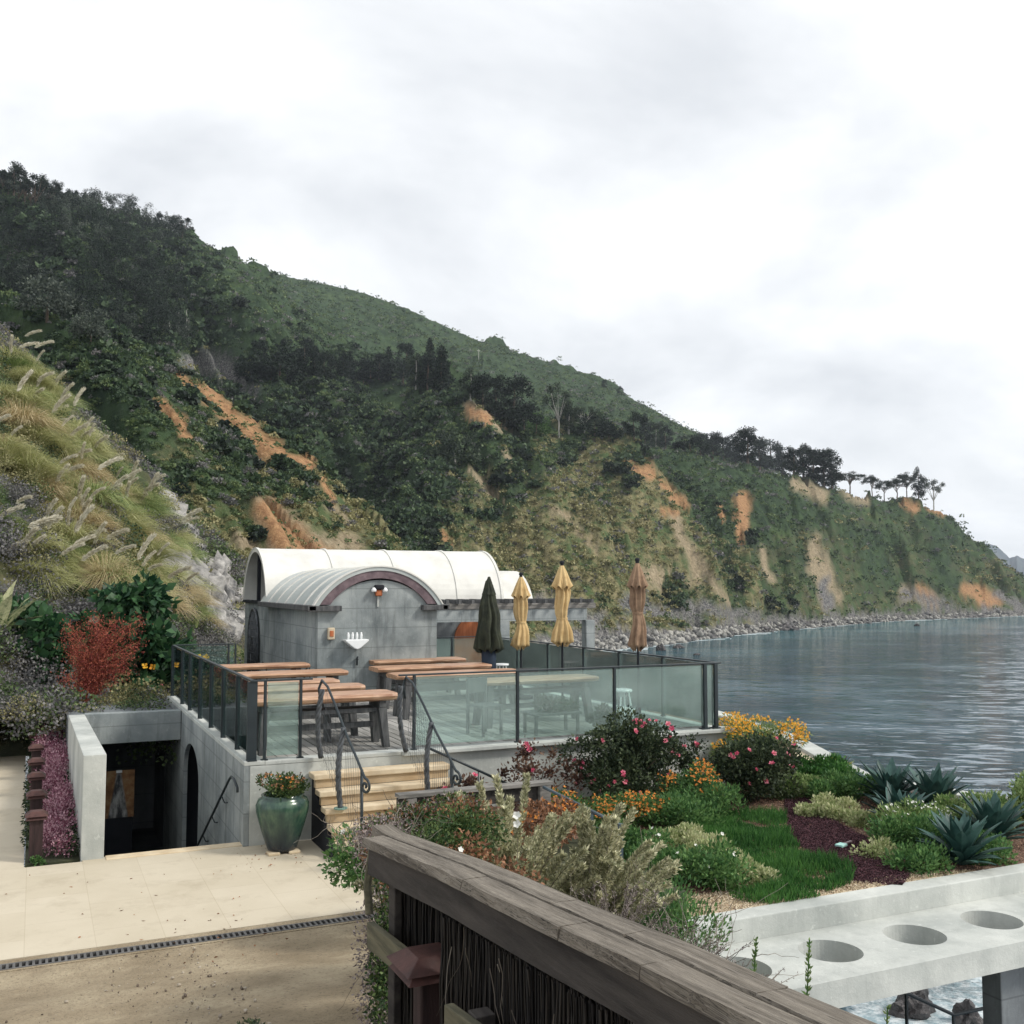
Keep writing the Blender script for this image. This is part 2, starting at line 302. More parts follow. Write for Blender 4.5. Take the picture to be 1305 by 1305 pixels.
for li,(ln,(drop,pw,tb)) in enumerate(LAY.items()):
    A=[pe(a[0],a[1]) for a in tb]; ph=np.array([a[0] for a in A]); rc_=np.array([t[2] for t in tb],float); zc_=np.array([EZ+a[1]*t[2] for a,t in zip(A,tb)])
    rf_=np.array([t[3] for t in tb],float); zf_=np.array([t[4] for t in tb],float)
    rc=np.interp(phi,ph,rc_)[:,None]; zc=np.interp(phi,ph,zc_)[:,None]; rf=np.interp(phi,ph,rf_)[:,None]; zf=np.interp(phi,ph,zf_)[:,None]
    # wander the feet and gullies running down the slope
    sc_={'N':6,'R':8,'L':16,'S':34,'K':48,'M':70,'H':38}[ln]
    gx=PH*rc/sc_+(RR/(sc_*1.7) if ln in 'LSHK' else 0); gy=RR/(sc_*(1.6 if ln=='H' else 2.6))
    warp=fbm(gx*.7+5,gy*.7,3,li*11+3)
    gul=fbm(gx+warp*.8,gy+9,5,li*11+1); rg_=1-2*np.abs(fbm(gx*1.3+warp,gy*.7+30,4,li*11+5))
    t=np.clip((RR-rf)/(rc-rf),0,1)
    s=t**pw
    z=zf+(zc-zf)*s
    z=np.where(RR<rf,zf-(rf-RR)*(.12 if ln in 'SH' else .03 if ln=='N' else .6),z); z=np.where(RR>rc,zc-(RR-rc)*drop,z)
    env=np.minimum(1,t*3.5)*np.where(RR>rc,1,np.minimum(1,(1-t)*3+.12))
    amp={'N':.9,'R':1.8,'L':7.5,'S':19,'K':24,'M':16,'H':10}[ln]
    z=z+env*amp*(gul*1.0+.75*(rg_-.55))
    HZ=np.where(z>HZ,z,HZ); LI=np.where(z>=HZ,li,LI)
fine=fbm(X/2.2,Y/2.2,4,77); HZ+=fine*np.clip(RR*.004,.08,1.4)*np.where(HZ>SEA-1,1,0)
blk=np.abs(fbm(X/5,Y/5,4,93)); beach=(HZ<-9)&(RR>120); HZ+=np.where(beach,(blk-.1)*2.4,0)
HZ=np.maximum(HZ,-45)
# project for zone painting of real soil and rock patches
def proj(x,y,z):
    z=z-EZ; d=x*fw[0]+y*fw[1]+z*fw[2]; return CX+F*(x*rt[0]+y*rt[1])/d, CX-F*(x*up[0]+y*up[1]+z*up[2])/d
PX,PY=proj(X,Y,HZ)
wx=fbm(PX/22,PY/22,4,201)*13; wy=fbm(PX/22+50,PY/22,4,202)*13
def patch(segs,li=None):
    o=np.zeros(PX.shape)
    for (x0,y0,x1,y1,w) in segs:
        dx,dy=x1-x0,y1-y0; t=np.clip(((PX+wx*min(1,w/10)-x0)*dx+(PY+wy*min(1,w/10)-y0)*dy)/(dx*dx+dy*dy+1e-6),0,1)
        d=np.hypot(PX+wx*min(1,w/10)-x0-t*dx,PY+wy*min(1,w/10)-y0-t*dy); o=np.maximum(o,np.clip(1.5-d/w,0,1))
    return o
isL=(LI==2)|(LI==1); isS=(LI==3); isH=(LI==6)
orange=patch([(262,500,310,545,12),(310,545,345,572,16),(345,572,392,592,10),(205,512,240,552,9),(412,606,424,632,5),(340,650,362,690,15),(370,680,410,712,14),(228,480,250,495,6)])*isL
orange=np.maximum(orange,patch([(802,588,830,608,6),(845,618,872,640,7),(846,648,862,656,5),(600,520,620,535,7),(560,675,575,695,4)])*(isS|isH))
orange=np.maximum(orange,patch([(946,635,944,668,9),(938,670,944,695,5),(1152,640,1168,650,6),(1185,646,1205,654,5),(1235,750,1265,762,9),(1175,752,1190,768,6),(918,648,920,662,4)])*isH)
tan=patch([(290,470,312,480,6),(355,660,400,705,16),(300,690,320,700,10),(420,640,440,665,6),(405,690,450,700,12),(335,640,350,700,10)])*isL
tan=np.maximum(tan,patch([(600,515,640,545,8),(830,735,870,750,11),(860,660,890,740,7),(600,600,640,640,4),(700,640,760,700,3),(640,570,650,590,4),(880,700,930,770,6)])*isS)
tan=np.maximum(tan,patch([(1018,614,1050,632,8),(1080,622,1100,640,8),(1040,690,1050,770,9),(1150,755,1190,768,8),(1050,735,1070,760,8),(970,700,985,740,6)])*isH)
rock=np.maximum(patch([(240,458,265,472,12),(262,455,305,480,11),(285,478,330,500,6)])*(RR>120),patch([(228,720,265,770,16),(250,700,300,790,18),(285,640,330,790,14),(200,640,240,700,9)])*((LI==1)|(LI==0)))
rock=np.maximum(rock,patch([(1050,748,1052,772,9),(1150,758,1210,770,6),(1270,755,1300,770,5),(690,770,760,790,12),(800,770,880,785,10),(880,775,960,785,8)])*(isS|isH))
rock=np.maximum(rock,np.clip((-9.5-HZ+fbm(X/9,Y/9,3,31)*5)/2,0,1)*(RR>100))
dry=np.clip(((PY-590)/80+(PX-590)/300+fbm(PX/46+PY/80,PY/90,4,41)*1.7),0,1)*isS*np.clip((PX-540)/60,0,1)+np.clip((PY-560)/110+fbm(PX/30,PY/30,4,43)*1.2,0,1)*isL*.9+np.clip((PY-690)/70+fbm(PX/40,PY/30,4,42)*1.6,0,1)*isH*.7
dry=np.where(isH,dry*.55,dry)
dry=np.where(LI==0,np.clip(.75+fbm(PX/30,PY/40,4,45)*.8,0,1),dry)
dry=np.where(LI==1,np.clip(.25+fbm(PX/30,PY/40,4,46)*1.2+np.clip((PX-150)/500,0,.4),0,1),dry)
dark=np.clip(fbm(PX/60,PY/45,4,51)*1.6+.35,0,1)
def clipo(a): return np.clip(a,0,1).ravel()
idx=np.arange(NC*NR).reshape(NC,NR)
q=np.stack([idx[:-1,:-1],idx[1:,:-1],idx[1:,1:],idx[:-1,1:]],-1).reshape(-1,4)
def hillmat():
    m=bpy.data.materials.new('coastal_hillside'); m.use_nodes=True; t=m.node_tree; p=t.nodes['Principled BSDF']; p.inputs['Roughness'].default_value=.95; p.inputs['Specular IOR Level'].default_value=.1
    pos=N(t,'ShaderNodeNewGeometry').outputs['Position']
    def at(n): return N(t,'ShaderNodeAttribute',attribute_name=n).outputs['Fac']
    n1=noise(t,pos,.16,8,.65); n2=noise(t,pos,.6,8,.7); n3=noise(t,pos,.05,6,.6)
    g=mixc(t,(.022,.038,.024),(.055,.09,.04),ramp(t,n1,.35,.65)); g=mixc(t,g,(.085,.125,.045),mixf(t,ramp(t,n3,.55,.7),.6)); g=mixc(t,g,(.09,.09,.085),mixf(t,ramp(t,n2,.58,.7),.6))
    d=mixc(t,(.12,.115,.06),(.29,.25,.135),ramp(t,n2,.35,.65)); d=mixc(t,d,(.085,.12,.05),ramp(t,n1,.44,.58)); d=mixc(t,d,(.05,.06,.035),mixf(t,ramp(t,noise(t,pos,.35,8,.75),.54,.64),.8)); 
    c=mixc(t,g,d,at('dry'))
    tn=mixc(t,(.16,.13,.08),(.38,.31,.21),ramp(t,noise(t,pos,.8,8,.75),.36,.62)); c=mixc(t,c,tn,at('tan'))
    og=mixc(t,(.22,.115,.06),(.44,.265,.135),ramp(t,noise(t,pos,.9,8,.75),.38,.62)); c=mixc(t,c,og,at('orange'))
    rk=mixc(t,(.05,.05,.055),(.28,.27,.255),ramp(t,noise(t,pos,1.3,8,.75),.42,.62)); c=mixc(t,c,rk,at('rock'))
    t.links.new(c,p.inputs['Base Color'])
    b=N(t,'ShaderNodeBump',Strength=.9,Distance=.9); t.links.new(noise(t,pos,.5,9,.72),b.inputs['Height']); t.links.new(b.outputs[0],p.inputs['Normal'])
    return m
hm=hillmat()
hills=npmesh('coastal_hills',np.stack([X,Y,HZ],-1).reshape(-1,3),q,hm,smooth=True,attr=dict(dry=clipo(dry),tan=clipo(tan),orange=clipo(orange),rock=clipo(rock)))
tag(hills,kind='structure')
def hz_at(px,r):
    """surface point on the hills at column px (horizon row) and distance r"""
    ph=pe(px,700)[0]; i=int(round((ph-phi[0])/(phi[1]-phi[0]))); i=min(max(i,0),NC-1); z=np.interp(r,rad,HZ[i]); return Vector((r*math.sin(ph),r*math.cos(ph),float(z)))
TE=(HZ-EZ)/RR; RM=np.maximum.accumulate(TE,axis=1)
VIS=TE>=RM-.004-1.2/RR
def hit(px,py,rmin=0):
    """first hill point met by looking through (px,py)"""
    ph,te=pe(px,py); i=min(max(int(round((ph-phi[0])/(phi[1]-phi[0]))),0),NC-1)
    js=np.where((TE[i]>=te)&(rad>rmin))[0]
    j=js[0] if len(js) else int(np.argmax(np.where(rad>rmin,TE[i],-9))); return Vector((rad[j]*math.sin(ph),rad[j]*math.cos(ph),float(HZ[i,j])))
# far blue headland beyond the point
fp=[(1190,700),(1235,691),(1260,692),(1272,697),(1286,711),(1296,708),(1320,714),(1360,728),(1420,738),(1500,742)]
D=3600; V=[];Fq=[]; n=0
xs=np.interp(np.linspace(0,1,120),np.linspace(0,1,len(fp)),[a[0] for a in fp]); ys=np.interp(xs,[a[0] for a in fp],[a[1] for a in fp])+fbm(xs/9,xs*0,4,5)*2
rows=14
for i,(a,b) in enumerate(zip(xs,ys)):
    ph,te=pe(a,b); 
    for j in range(rows):
        tt=j/(rows-1); rr=D+900*tt; z=SEA-2+(te*(D+900)+EZ-SEA)*tt**.9+ (fbm(np.array([a/8.]),np.array([tt*3]),4,9)[0]*26*math.sin(tt*PI)); V.append((rr*math.sin(ph),rr*math.cos(ph),z))
FI=np.arange(120*rows).reshape(120,rows); Fq=np.stack([FI[:-1,:-1],FI[1:,:-1],FI[1:,1:],FI[:-1,1:]],-1).reshape(-1,4)
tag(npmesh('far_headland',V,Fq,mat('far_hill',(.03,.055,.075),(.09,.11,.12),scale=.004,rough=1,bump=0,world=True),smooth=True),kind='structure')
# ------------------------------------------------ sea
shore=np.array([ (rad[np.where(HZ[i]>SEA)[0]] if (HZ[i]>SEA).any() else np.array([9e3])) [ (rad[np.where(HZ[i]>SEA)[0]]>120).argmax() if (HZ[i]>SEA).any() else 0] for i in range(NC)])
sph=np.concatenate([np.linspace(R(-60),pL-.01,20),phi[::2],np.linspace(pR+.01,R(110),40)])
srad=np.concatenate([[14,20],25*np.exp(np.linspace(0,1,300)*math.log(900/25)),[1200,2000,3500,5500]])
SP,SR=np.meshgrid(sph,srad,indexing='ij'); SX=SR*np.sin(SP); SY=SR*np.cos(SP)
shr=np.interp(sph,phi,shore)[:,None]; dd=shr-SR
fo=np.clip(1.3-np.abs(dd-5-7*fbm(SX/19,SY/19,3,8))/ (7+9*fbm(SX/24,SY/24,3,18)),0,1)*(np.degrees(SP)>5)
rp=gz(1160,1290,SEA)
dn=np.hypot(SX-rp.x-3,SY-rp.y+2); fo=np.maximum(fo,np.clip(1.25-dn/15+fbm(SX/3,SY/3,5,28)*1.1,0,1)*(dn<26))
fo=np.maximum(fo,np.clip(fbm(SX/16,SY/5,4,58)*2.2-.9,0,1)*(dd>0)*(dd<40)*.8)
teal=np.clip(1-dd/220,0,1)*(dd>-30)*np.clip((np.degrees(SP)-28)/14,0,1)
si=np.arange(SP.size).reshape(SP.shape); sq=np.stack([si[:-1,:-1],si[1:,:-1],si[1:,1:],si[:-1,1:]],-1).reshape(-1,4)
def seamat():
    m=bpy.data.materials.new('sea_water'); m.use_nodes=True; t=m.node_tree; p=t.nodes['Principled BSDF']; p.inputs['Roughness'].default_value=.12; p.inputs['IOR'].default_value=1.42
    pos=N(t,'ShaderNodeNewGeometry').outputs['Position']
    mp=N(t,'ShaderNodeMapping'); mp.inputs['Rotation'].default_value=(0,0,R(34)); t.links.new(pos,mp.inputs[0]); ps=mp.outputs[0]
    c=mixc(t,(.026,.078,.115),(.04,.15,.165),N(t,'ShaderNodeAttribute',attribute_name='teal').outputs['Fac'])
    fa=N(t,'ShaderNodeAttribute',attribute_name='foam').outputs['Fac']; fn=noise(t,pos,.9,8,.75)
    f2=N(t,'ShaderNodeMath',operation='MULTIPLY_ADD'); t.links.new(fa,f2.inputs[0]); f2.inputs[1].default_value=.75; t.links.new(fn,f2.inputs[2]); fm=ramp(t,f2.outputs[0],.86,1.05)
    c=mixc(t,c,mixc(t,(.22,.30,.33),(.58,.62,.63),ramp(t,noise(t,pos,1.7,8,.75),.42,.6)),fm); t.links.new(c,p.inputs['Base Color'])
    rr=mixf(t,fm,.7); ra=N(t,'ShaderNodeMath',operation='ADD'); ra.inputs[1].default_value=.06; t.links.new(rr,ra.inputs[0]); t.links.new(ra.outputs[0],p.inputs['Roughness'])
    calm=ramp(t,noise(t,ps,.03,6,.66,(.4,1,1)),.43,.55)
    w1=noise(t,ps,.62,6,.62,(.38,1.25,1)); w2=noise(t,ps,.10,4,.5,(.5,1.2,1)); sh=ramp(t,w1,.46,.80)
    al=N(t,'ShaderNodeMath',operation='MULTIPLY_ADD'); t.links.new(calm,al.inputs[0]); al.inputs[1].default_value=1.9; al.inputs[2].default_value=.22
    s4=N(t,'ShaderNodeMath',operation='MULTIPLY'); t.links.new(sh,s4.inputs[0]); t.links.new(al.outputs[0],s4.inputs[1])
    s5=N(t,'ShaderNodeMath',operation='MULTIPLY_ADD'); t.links.new(w2,s5.inputs[0]); s5.inputs[1].default_value=.5; t.links.new(s4.outputs[0],s5.inputs[2])
    b=N(t,'ShaderNodeBump',Strength=1,Distance=1.0); t.links.new(s5.outputs[0],b.inputs['Height']); t.links.new(b.outputs[0],p.inputs['Normal'])
    return m
tag(npmesh('sea',np.stack([SX,SY,np.full(SX.shape,SEA)],-1).reshape(-1,3),sq,seamat(),smooth=True,attr=dict(foam=fo.ravel(),teal=teal.ravel())),kind='structure')
# ------------------------------------------------ hillside scrub (nobody could count it)
FOL={}
FOL['dark']=leafmat('scrub_dark_green',(.03,.055,.033),(.08,.125,.058),scale=.4)
FOL['mid']=leafmat('scrub_mid_green',(.06,.10,.04),(.15,.20,.08),scale=.4)
FOL['olive']=leafmat('scrub_olive',(.17,.165,.07),(.38,.35,.18),scale=.4)
FOL['grey']=leafmat('scrub_purple_grey',(.10,.10,.105),(.24,.23,.22),scale=.4)
FOL['tree']=leafmat('far_tree_foliage',(.010,.018,.014),(.028,.045,.026),scale=.6)
FM=[FOL[k] for k in('dark','mid','olive','grey','tree')]
def scatter_bushes(name,sel,n,smin,smax,cards,zones,flat=.7,seedv=1,sink=.15,L=.55):
    rg=np.random.default_rng(seedv); cand=np.argwhere(sel); 
    k=rg.integers(0,len(cand),n); ii,jj=cand[k,0],cand[k,1]
    p=np.stack([X[ii,jj],Y[ii,jj],HZ[ii,jj]],1); r=RR[ii,jj]
    dphi=(phi[1]-phi[0]); p[:,0]+=rg.normal(size=n)*r*dphi; p[:,1]+=rg.normal(size=n)*r*.004
    zi=zones(ii,jj,rg,n)
    s=(smin+(smax-smin)*rg.random(n)**2); s=s*np.clip(r/300,.35,1.2)
    Np=n*cards; d=rand_dirs(Np,rg); d[:,2]=np.abs(d[:,2])*1.2-.15; C=np.repeat(p,cards,0); S=np.repeat(s,cards)
    q=.45+.55*rg.random((Np,1)); P=C+d*q*S[:,None]*np.array([1,1,flat]); P[:,2]-=S*sink
    Dv=d*.7+rand_dirs(Np,rg)*.9; Dv/=np.linalg.norm(Dv,axis=1,keepdims=True)
    v,f=leaves(P-Dv*S[:,None]*L*.3,Dv,S*L,S*L*.8,rg)
    return npmesh(name,v,f,None,mats=FM,mi=np.repeat(zi,cards))
soilm=np.maximum(np.maximum(orange,tan),rock)
def zf_(ii,jj,rg,n):
    dr=dry[ii,jj]; u=rg.random(n)
    return np.where(u<dr*.75,2,np.where(u<dr*.75+.12,3,np.where(rg.random(n)<.55-.3*dr,0,1)))
base=VIS&(HZ>-11)&(soilm<.35)&(PX>-80)&(PX<1400)
tag(scatter_bushes('hillside_scrub',base&(RR>200)&(RR<480),19000,.5,1.9,22,zf_,seedv=3),kind='stuff')
tag(scatter_bushes('ridge_scrub',base&(RR>=480),11000,.7,2.3,18,zf_,seedv=4),kind='stuff')
tag(scatter_bushes('slope_scrub',base&(RR>60)&(RR<=200),7500,.7,2.6,80,zf_,L=.36,seedv=5),kind='stuff')
tag(scatter_bushes('dark_thickets',base&(RR>100)&((RR<430)|((LI==4)&(PX<600)))&(dry<.5)&(fbm(PX/30,PY/30,4,61)>.04),1500,1.6,3.8,80,lambda i,j,rg,n: np.where(rg.random(n)<.7,0,4),seedv=6),kind='stuff')
# sparse bushes growing on the bare slides and cliffs
tag(scatter_bushes('dark_bushes',base&(RR>180)&(RR<470)&(dry<.45)&(fbm(PX/24,PY/18,4,67)>.05),2200,1.6,3.4,44,lambda i,j,rg,n: np.where(rg.random(n)<.6,0,4),seedv=8),kind='stuff')
tag(scatter_bushes('cliff_tufts',VIS&(HZ>-11)&(soilm>.3)&(RR>60)&(PX>-80),900,.6,1.8,20,lambda i,j,rg,n: rg.choice([1,2],n),seedv=9),kind='stuff')
# beach boulders
def boulders(name,P,S,m,rg):
    ico=bmesh.new(); bmesh.ops.create_icosphere(ico,subdivisions=1,radius=1); iv=np.array([v.co[:] for v in ico.verts]); fi=np.array([[v.index for v in f.verts] for f in ico.faces]); ico.free()
    n=len(P); J=1+.28*rg.normal(size=(n,len(iv),1)); sc3=S[:,None]*(.6+.7*rg.random((n,3))); v=(iv[None]*J*sc3[:,None,:]+P[:,None,:]).reshape(-1,3)
    f=(fi[None]+(np.arange(n)*len(iv))[:,None,None]).reshape(-1,3); return npmesh(name,v,f,m)
rkm=mat('shore_rock',(.10,.10,.10),(.36,.35,.32),scale=.3,rough=.9,bump=.5,bscale=3,world=True,isl=.6)
rg=np.random.default_rng(12); cand=np.argwhere((HZ>SEA-.3)&(HZ<-12.6)&(RR>150)&(RR<760)&VIS&(PX>560)); k=cand[rg.integers(0,len(cand),9000)]
P=np.stack([X[k[:,0],k[:,1]],Y[k[:,0],k[:,1]],HZ[k[:,0],k[:,1]]],1); S=.25+.8*rg.random(9000)**3
tag(boulders('beach_boulders',P,S,rkm,rg),kind='stuff')
# ================================================ THE TERRACE AND ITS BUILDINGS
def paving(t,c,src,p):
    s=N(t,'ShaderNodeTexBrick'); s.offset=.5; s.inputs['Color1'].default_value=(.50,.44,.33,1); s.inputs['Color2'].default_value=(.56,.50,.39,1); s.inputs['Mortar'].default_value=(.42,.36,.26,1)
    s.inputs['Scale'].default_value=1; s.inputs['Mortar Size'].default_value=.004; s.inputs['Brick Width'].default_value=.9; s.inputs['Row Height'].default_value=.6
    mp=N(t,'ShaderNodeMapping'); mp.inputs['Rotation'].default_value=(0,0,R(90)); t.links.new(src,mp.inputs[0]); t.links.new(mp.outputs[0],s.inputs[0])
    c=mixc(t,s.outputs[0],c,.42); return mixc(t,c,(.28,.23,.16),mixf(t,ramp(t,noise(t,src,1.7,8,.7),.52,.78),.5))
M['pave']=mat('sandstone_paving',(.42,.365,.27),(.56,.50,.395),scale=.9,rough=.85,bump=.12,extra=paving,world=True)
M['dirt']=mat('packed_dirt',(.27,.215,.14),(.44,.365,.25),scale=1.6,rough=1,bump=1.,bscale=22,bdist=.04,c3=(.34,.275,.185),world=True,
    extra=lambda t,c,s,p: mixc(t,mixc(t,c,(.10,.075,.05),mixf(t,ramp(t,noise(t,s,34,6,.75),.54,.66),.75)),(.12,.095,.07),mixf(t,ramp(t,noise(t,s,1.1,7,.7),.5,.75),.28)))
def slab(name,poly,z0,z1,m,kind='structure'):
    o=MB().prism(poly,2,z0,z1).build(name,m)
    if kind: tag(o,kind=kind)
    return o
slab('terrace',[(-9,10.32),(4.9,10.32),(4.9,13.4),(2.5,13.4),(2.5,13.62),(.6,13.62),(.6,13.50),(-.02,13.50),(-.02,13.53),(-9,13.53)],-.25,0,M['pave'])
slab('path',[(-9,13.535),(-.03,13.535),(-.08,22.2),(-.6,22.7),(-2.2,23.0),(-9,23.0)],-.25,-.006,M['pave'])
# packed dirt ramp rising from the drain to the viewpoint
mb=MB(); nx_,ny_=90,80
for i in range(nx_+1):
    for j in range(ny_+1):
        x=-9+13.4*i/nx_; y=-3+13.02*j/ny_; z=-.012+(10.02-y)*.155*min(1,(10.02-y)/1.5)-.02*0
        z+=float(fbm(np.array([x*1.3]),np.array([y*1.3]),3,3)[0])*.02*min(1,(10.02-y)*2); mb.v.append((x,y,z if x<1.75 or y>5.2+(x-1.75)*2.1 else .2))
for i in range(nx_):
    for j in range(ny_): a=i*(ny_+1)+j; mb.f.append((a,a+ny_+1,a+ny_+2,a+1))
tag(mb.build('dirt_ground',M['dirt'],smooth=True,fix=False),kind='structure')
slab('drain_bed',[(-9,10.02),(3.4,10.02),(3.4,10.318),(-9,10.318)],-.25,-.05,M['dark'])
dr=empty('trench_drain',(0,10.14,0),'long slotted grey metal drain grate between the paving and the dirt','drain grate')
mb=MB(); mb.box(-9,3.3,-.075,-.055,-.04,-.002); mb.box(-9,3.3,.055,.075,-.04,-.002)
x=-8.98
M['grate']=mat('galvanised_grate',(.09,.088,.085),(.17,.165,.16),scale=4,rough=.6,bump=.2,metal=.3)
while x<3.28:
    mb.box(x,x+.022,-.055,.055,-.03,-.002); x+=.052
mb.build('grate',M['grate'],dr)
mb=MB(); mb.box(-9,3.3,-.118,-.076,-.1,-.006); mb.box(-9,3.3,.077,.175,-.1,-.004); mb.build('channel_edge',M['dirt'],dr)
# pebbles and litter scattered on the dirt
rg=np.random.default_rng(40); n=900
px_=rg.uniform(-4,1.5,n); py_=rg.uniform(4,9.95,n); w=rg.random(n)<.55; px_[w]=1.5-np.abs(rg.normal(size=w.sum()))*.45
pz=(10.02-py_)*.155*np.minimum(1,(10.02-py_)/1.5)
S=.004+.012*rg.random(n)**5
tag(boulders('dirt_pebbles',np.stack([px_,py_,pz],1),S,mat('pebble',(.14,.11,.085),(.40,.35,.28),scale=3,isl=1,bump=0),rg),kind='stuff')
# --- stepped pit
M['pitfloor']=mat('dark_pit_floor',(.05,.055,.06),(.10,.11,.12),scale=2)
pit=empty('pit_stairs',(1.67,14,0),'sunken concrete steps going down between the pit walls','stairs')
mb=MB()
for i in range(11): mb.box(-.81,.82,-.37+i*.28,-.09+i*.28,-2.2,-.0-.175*(i+1) )
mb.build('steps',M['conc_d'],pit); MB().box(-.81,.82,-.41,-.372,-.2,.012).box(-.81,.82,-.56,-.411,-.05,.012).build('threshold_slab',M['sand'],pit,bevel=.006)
slab('pit_floor',[(.86,16.7),(2.49,16.7),(2.49,23.9),(.86,23.9)],-2.2,-1.93,M['pitfloor'])
# left pit wall with sloping top
def zt(y): return 1.24-(y-13.6)*(.2/6)
MB().add([(x,y,z) for x in(.6,.85) for y,z in((13.55,-2.3),(13.55,1.235),(24,zt(19.85)),(24,-2.3))],[(0,1,2,3)[::-1],(4,5,6,7),(0,4,5,1),(1,5,6,2),(2,6,7,3),(3,7,4,0)]) and None
def wallL():
    mb=MB(); pts=[(13.55,-2.3),(13.55,1.24),(19.6,1.03),(19.6,-2.3)]; mb.prism(pts,0,.58,.84); return mb
tag(wallL().build('pit_side_wall',M['conc_l'],bevel=.008),'pale board-formed concrete wall on the left side of the sunken steps','wall')
tag(MB().prism([(.842,.50),(2.45,.50),(2.45,1.02),(.842,1.03)],1,19.55,19.78).build('pit_lintel_wall',M['conc'],bevel=.006),'stained concrete beam wall across the back of the sunken pit','wall')
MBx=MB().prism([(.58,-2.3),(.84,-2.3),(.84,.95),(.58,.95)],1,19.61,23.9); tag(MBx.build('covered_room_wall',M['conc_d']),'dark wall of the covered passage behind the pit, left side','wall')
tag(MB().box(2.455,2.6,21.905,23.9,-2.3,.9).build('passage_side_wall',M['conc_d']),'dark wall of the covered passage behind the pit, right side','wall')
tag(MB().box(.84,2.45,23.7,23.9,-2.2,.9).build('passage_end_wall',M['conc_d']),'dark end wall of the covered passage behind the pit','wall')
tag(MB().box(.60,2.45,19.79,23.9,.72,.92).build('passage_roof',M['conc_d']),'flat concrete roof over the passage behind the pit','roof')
# artwork panel: weathered brown board with pale drapery-like streaks
def art(t,c,src,p):
    s=N(t,'ShaderNodeSeparateXYZ'); t.links.new(src,s.inputs[0])
    n=noise(t,src,7,6,.6,(1,1,.35)); 
    a=N(t,'ShaderNodeMath',operation='ABSOLUTE'); ofs=N(t,'ShaderNodeMath',operation='ADD'); t.links.new(s.outputs[0],ofs.inputs[0]); ofs.inputs[1].default_value=.0; t.links.new(ofs.outputs[0],a.inputs[0])
    m_=N(t,'ShaderNodeMath',operation='MULTIPLY_ADD'); t.links.new(s.outputs[2],m_.inputs[0]); m_.inputs[1].default_value=-.17; m_.inputs[2].default_value=.115
    lt=N(t,'ShaderNodeMath',operation='SUBTRACT'); t.links.new(m_.outputs[0],lt.inputs[0]); t.links.new(a.outputs[0],lt.inputs[1])
    f=ramp(t,lt.outputs[0],0,.03); st=mixc(t,(.05,.05,.055),(.42,.42,.40),ramp(t,n,.45,.62)); return mixc(t,c,st,f)
ap=empty('painted_panel',(1.47,20.2,-.5),'brown weathered art panel with a pale draped figure shape, deep in the pit','artwork')
MB().box(-.27,.27,-.02,.02,-.42,.42).build('board',mat('art_board',(.14,.07,.03),(.36,.24,.12),scale=5,c3=(.25,.13,.06),rough=.8,extra=art),ap)
MB().box(-.05,.05,-.05,-.021,.385,.43).build('clip',M['white'],ap)
MB().box(-.22,.25,-.05,.30,-1.43,-.425).build('plinth',M['dark'],ap,bevel=.01)
gp=empty('pit_pipe',(1.02,19.0,-.6),'short bluish standpipe by the left wall of the pit','pipe'); MB().tube([(0,0,-1.3),(0,0,.55),(0,-.03,.62),(0,-.08,.6)],.02,8).build('pipe',M['metal'],gp,smooth=True)
# --- platform with arched side opening
plat=empty('deck_platform',(6.15,13.4,0),'raised concrete platform carrying the timber dining deck','platform')
arch=[(17.3,-2.3),(17.3,.02)]+[(18.22-.92*math.cos(a),.02+.58*math.sin(a)**.9) for a in np.linspace(.12,PI-.12,14)]+[(19.15,.02),(19.15,-2.3)]
side=[(13.4,-2.3),(13.4,.995),(21.9,.995),(21.9,-2.3)]+arch[::-1]
P0=plat.location
def loc(mb,o): 
    mb.v=[(v[0]-o[0],v[1]-o[1],v[2]-o[2]) for v in mb.v]; return mb
loc(MB().prism(side,0,2.46,2.53),P0).build('side_wall',M['conc'],plat)
loc(MB().box(2.46,2.72,13.4,21.9,.997,1.05),P0).build('side_kerb',M['conc_l'],plat,bevel=.006)
loc(MB().box(2.533,9.9,13.4,13.62,-2.3,.99),P0).build('front_wall',M['conc_l'],plat,bevel=.006)
loc(MB().box(2.722,4.55,13.395,13.62,.992,1.045).box(4.55,10.02,13.30,13.62,.992,1.045),P0).build('front_kerb',M['conc_l'],plat,bevel=.008)
loc(MB().box(9.68,9.9,13.622,23.0,-2.5,1.045),P0).build('sea_side_wall',M['conc_l'],plat)
mb=MB(); 
x=2.73
while x<9.66: mb.box(x,min(x+.126,9.672),13.63,28.5 if x>5 else 22.4,.955,.985+rnd.uniform(-.002,.002)); x+=.14
loc(mb,P0).build('deck_boards',mat('deck_timber',(.20,.195,.18),(.36,.35,.33),scale=2,stretch=(6,.7,1),rough=.8,bump=.4,isl=.4),plat)
loc(MB().box(2.73,9.67,13.63,28.4,.70,.94),P0).build('deck_joists',M['dark'],plat)
# inner room behind the arch, its shade put into near-black wall colour
loc(MB().box(4.2,4.3,16.5,20.2,-2.2,.69).box(2.535,4.2,16.9,17.0,-2.2,.69).box(2.535,4.2,19.5,19.6,-2.2,.69).box(2.535,4.2,17.0,19.5,.60,.69),P0).build('inner_walls',M['dark'],plat)
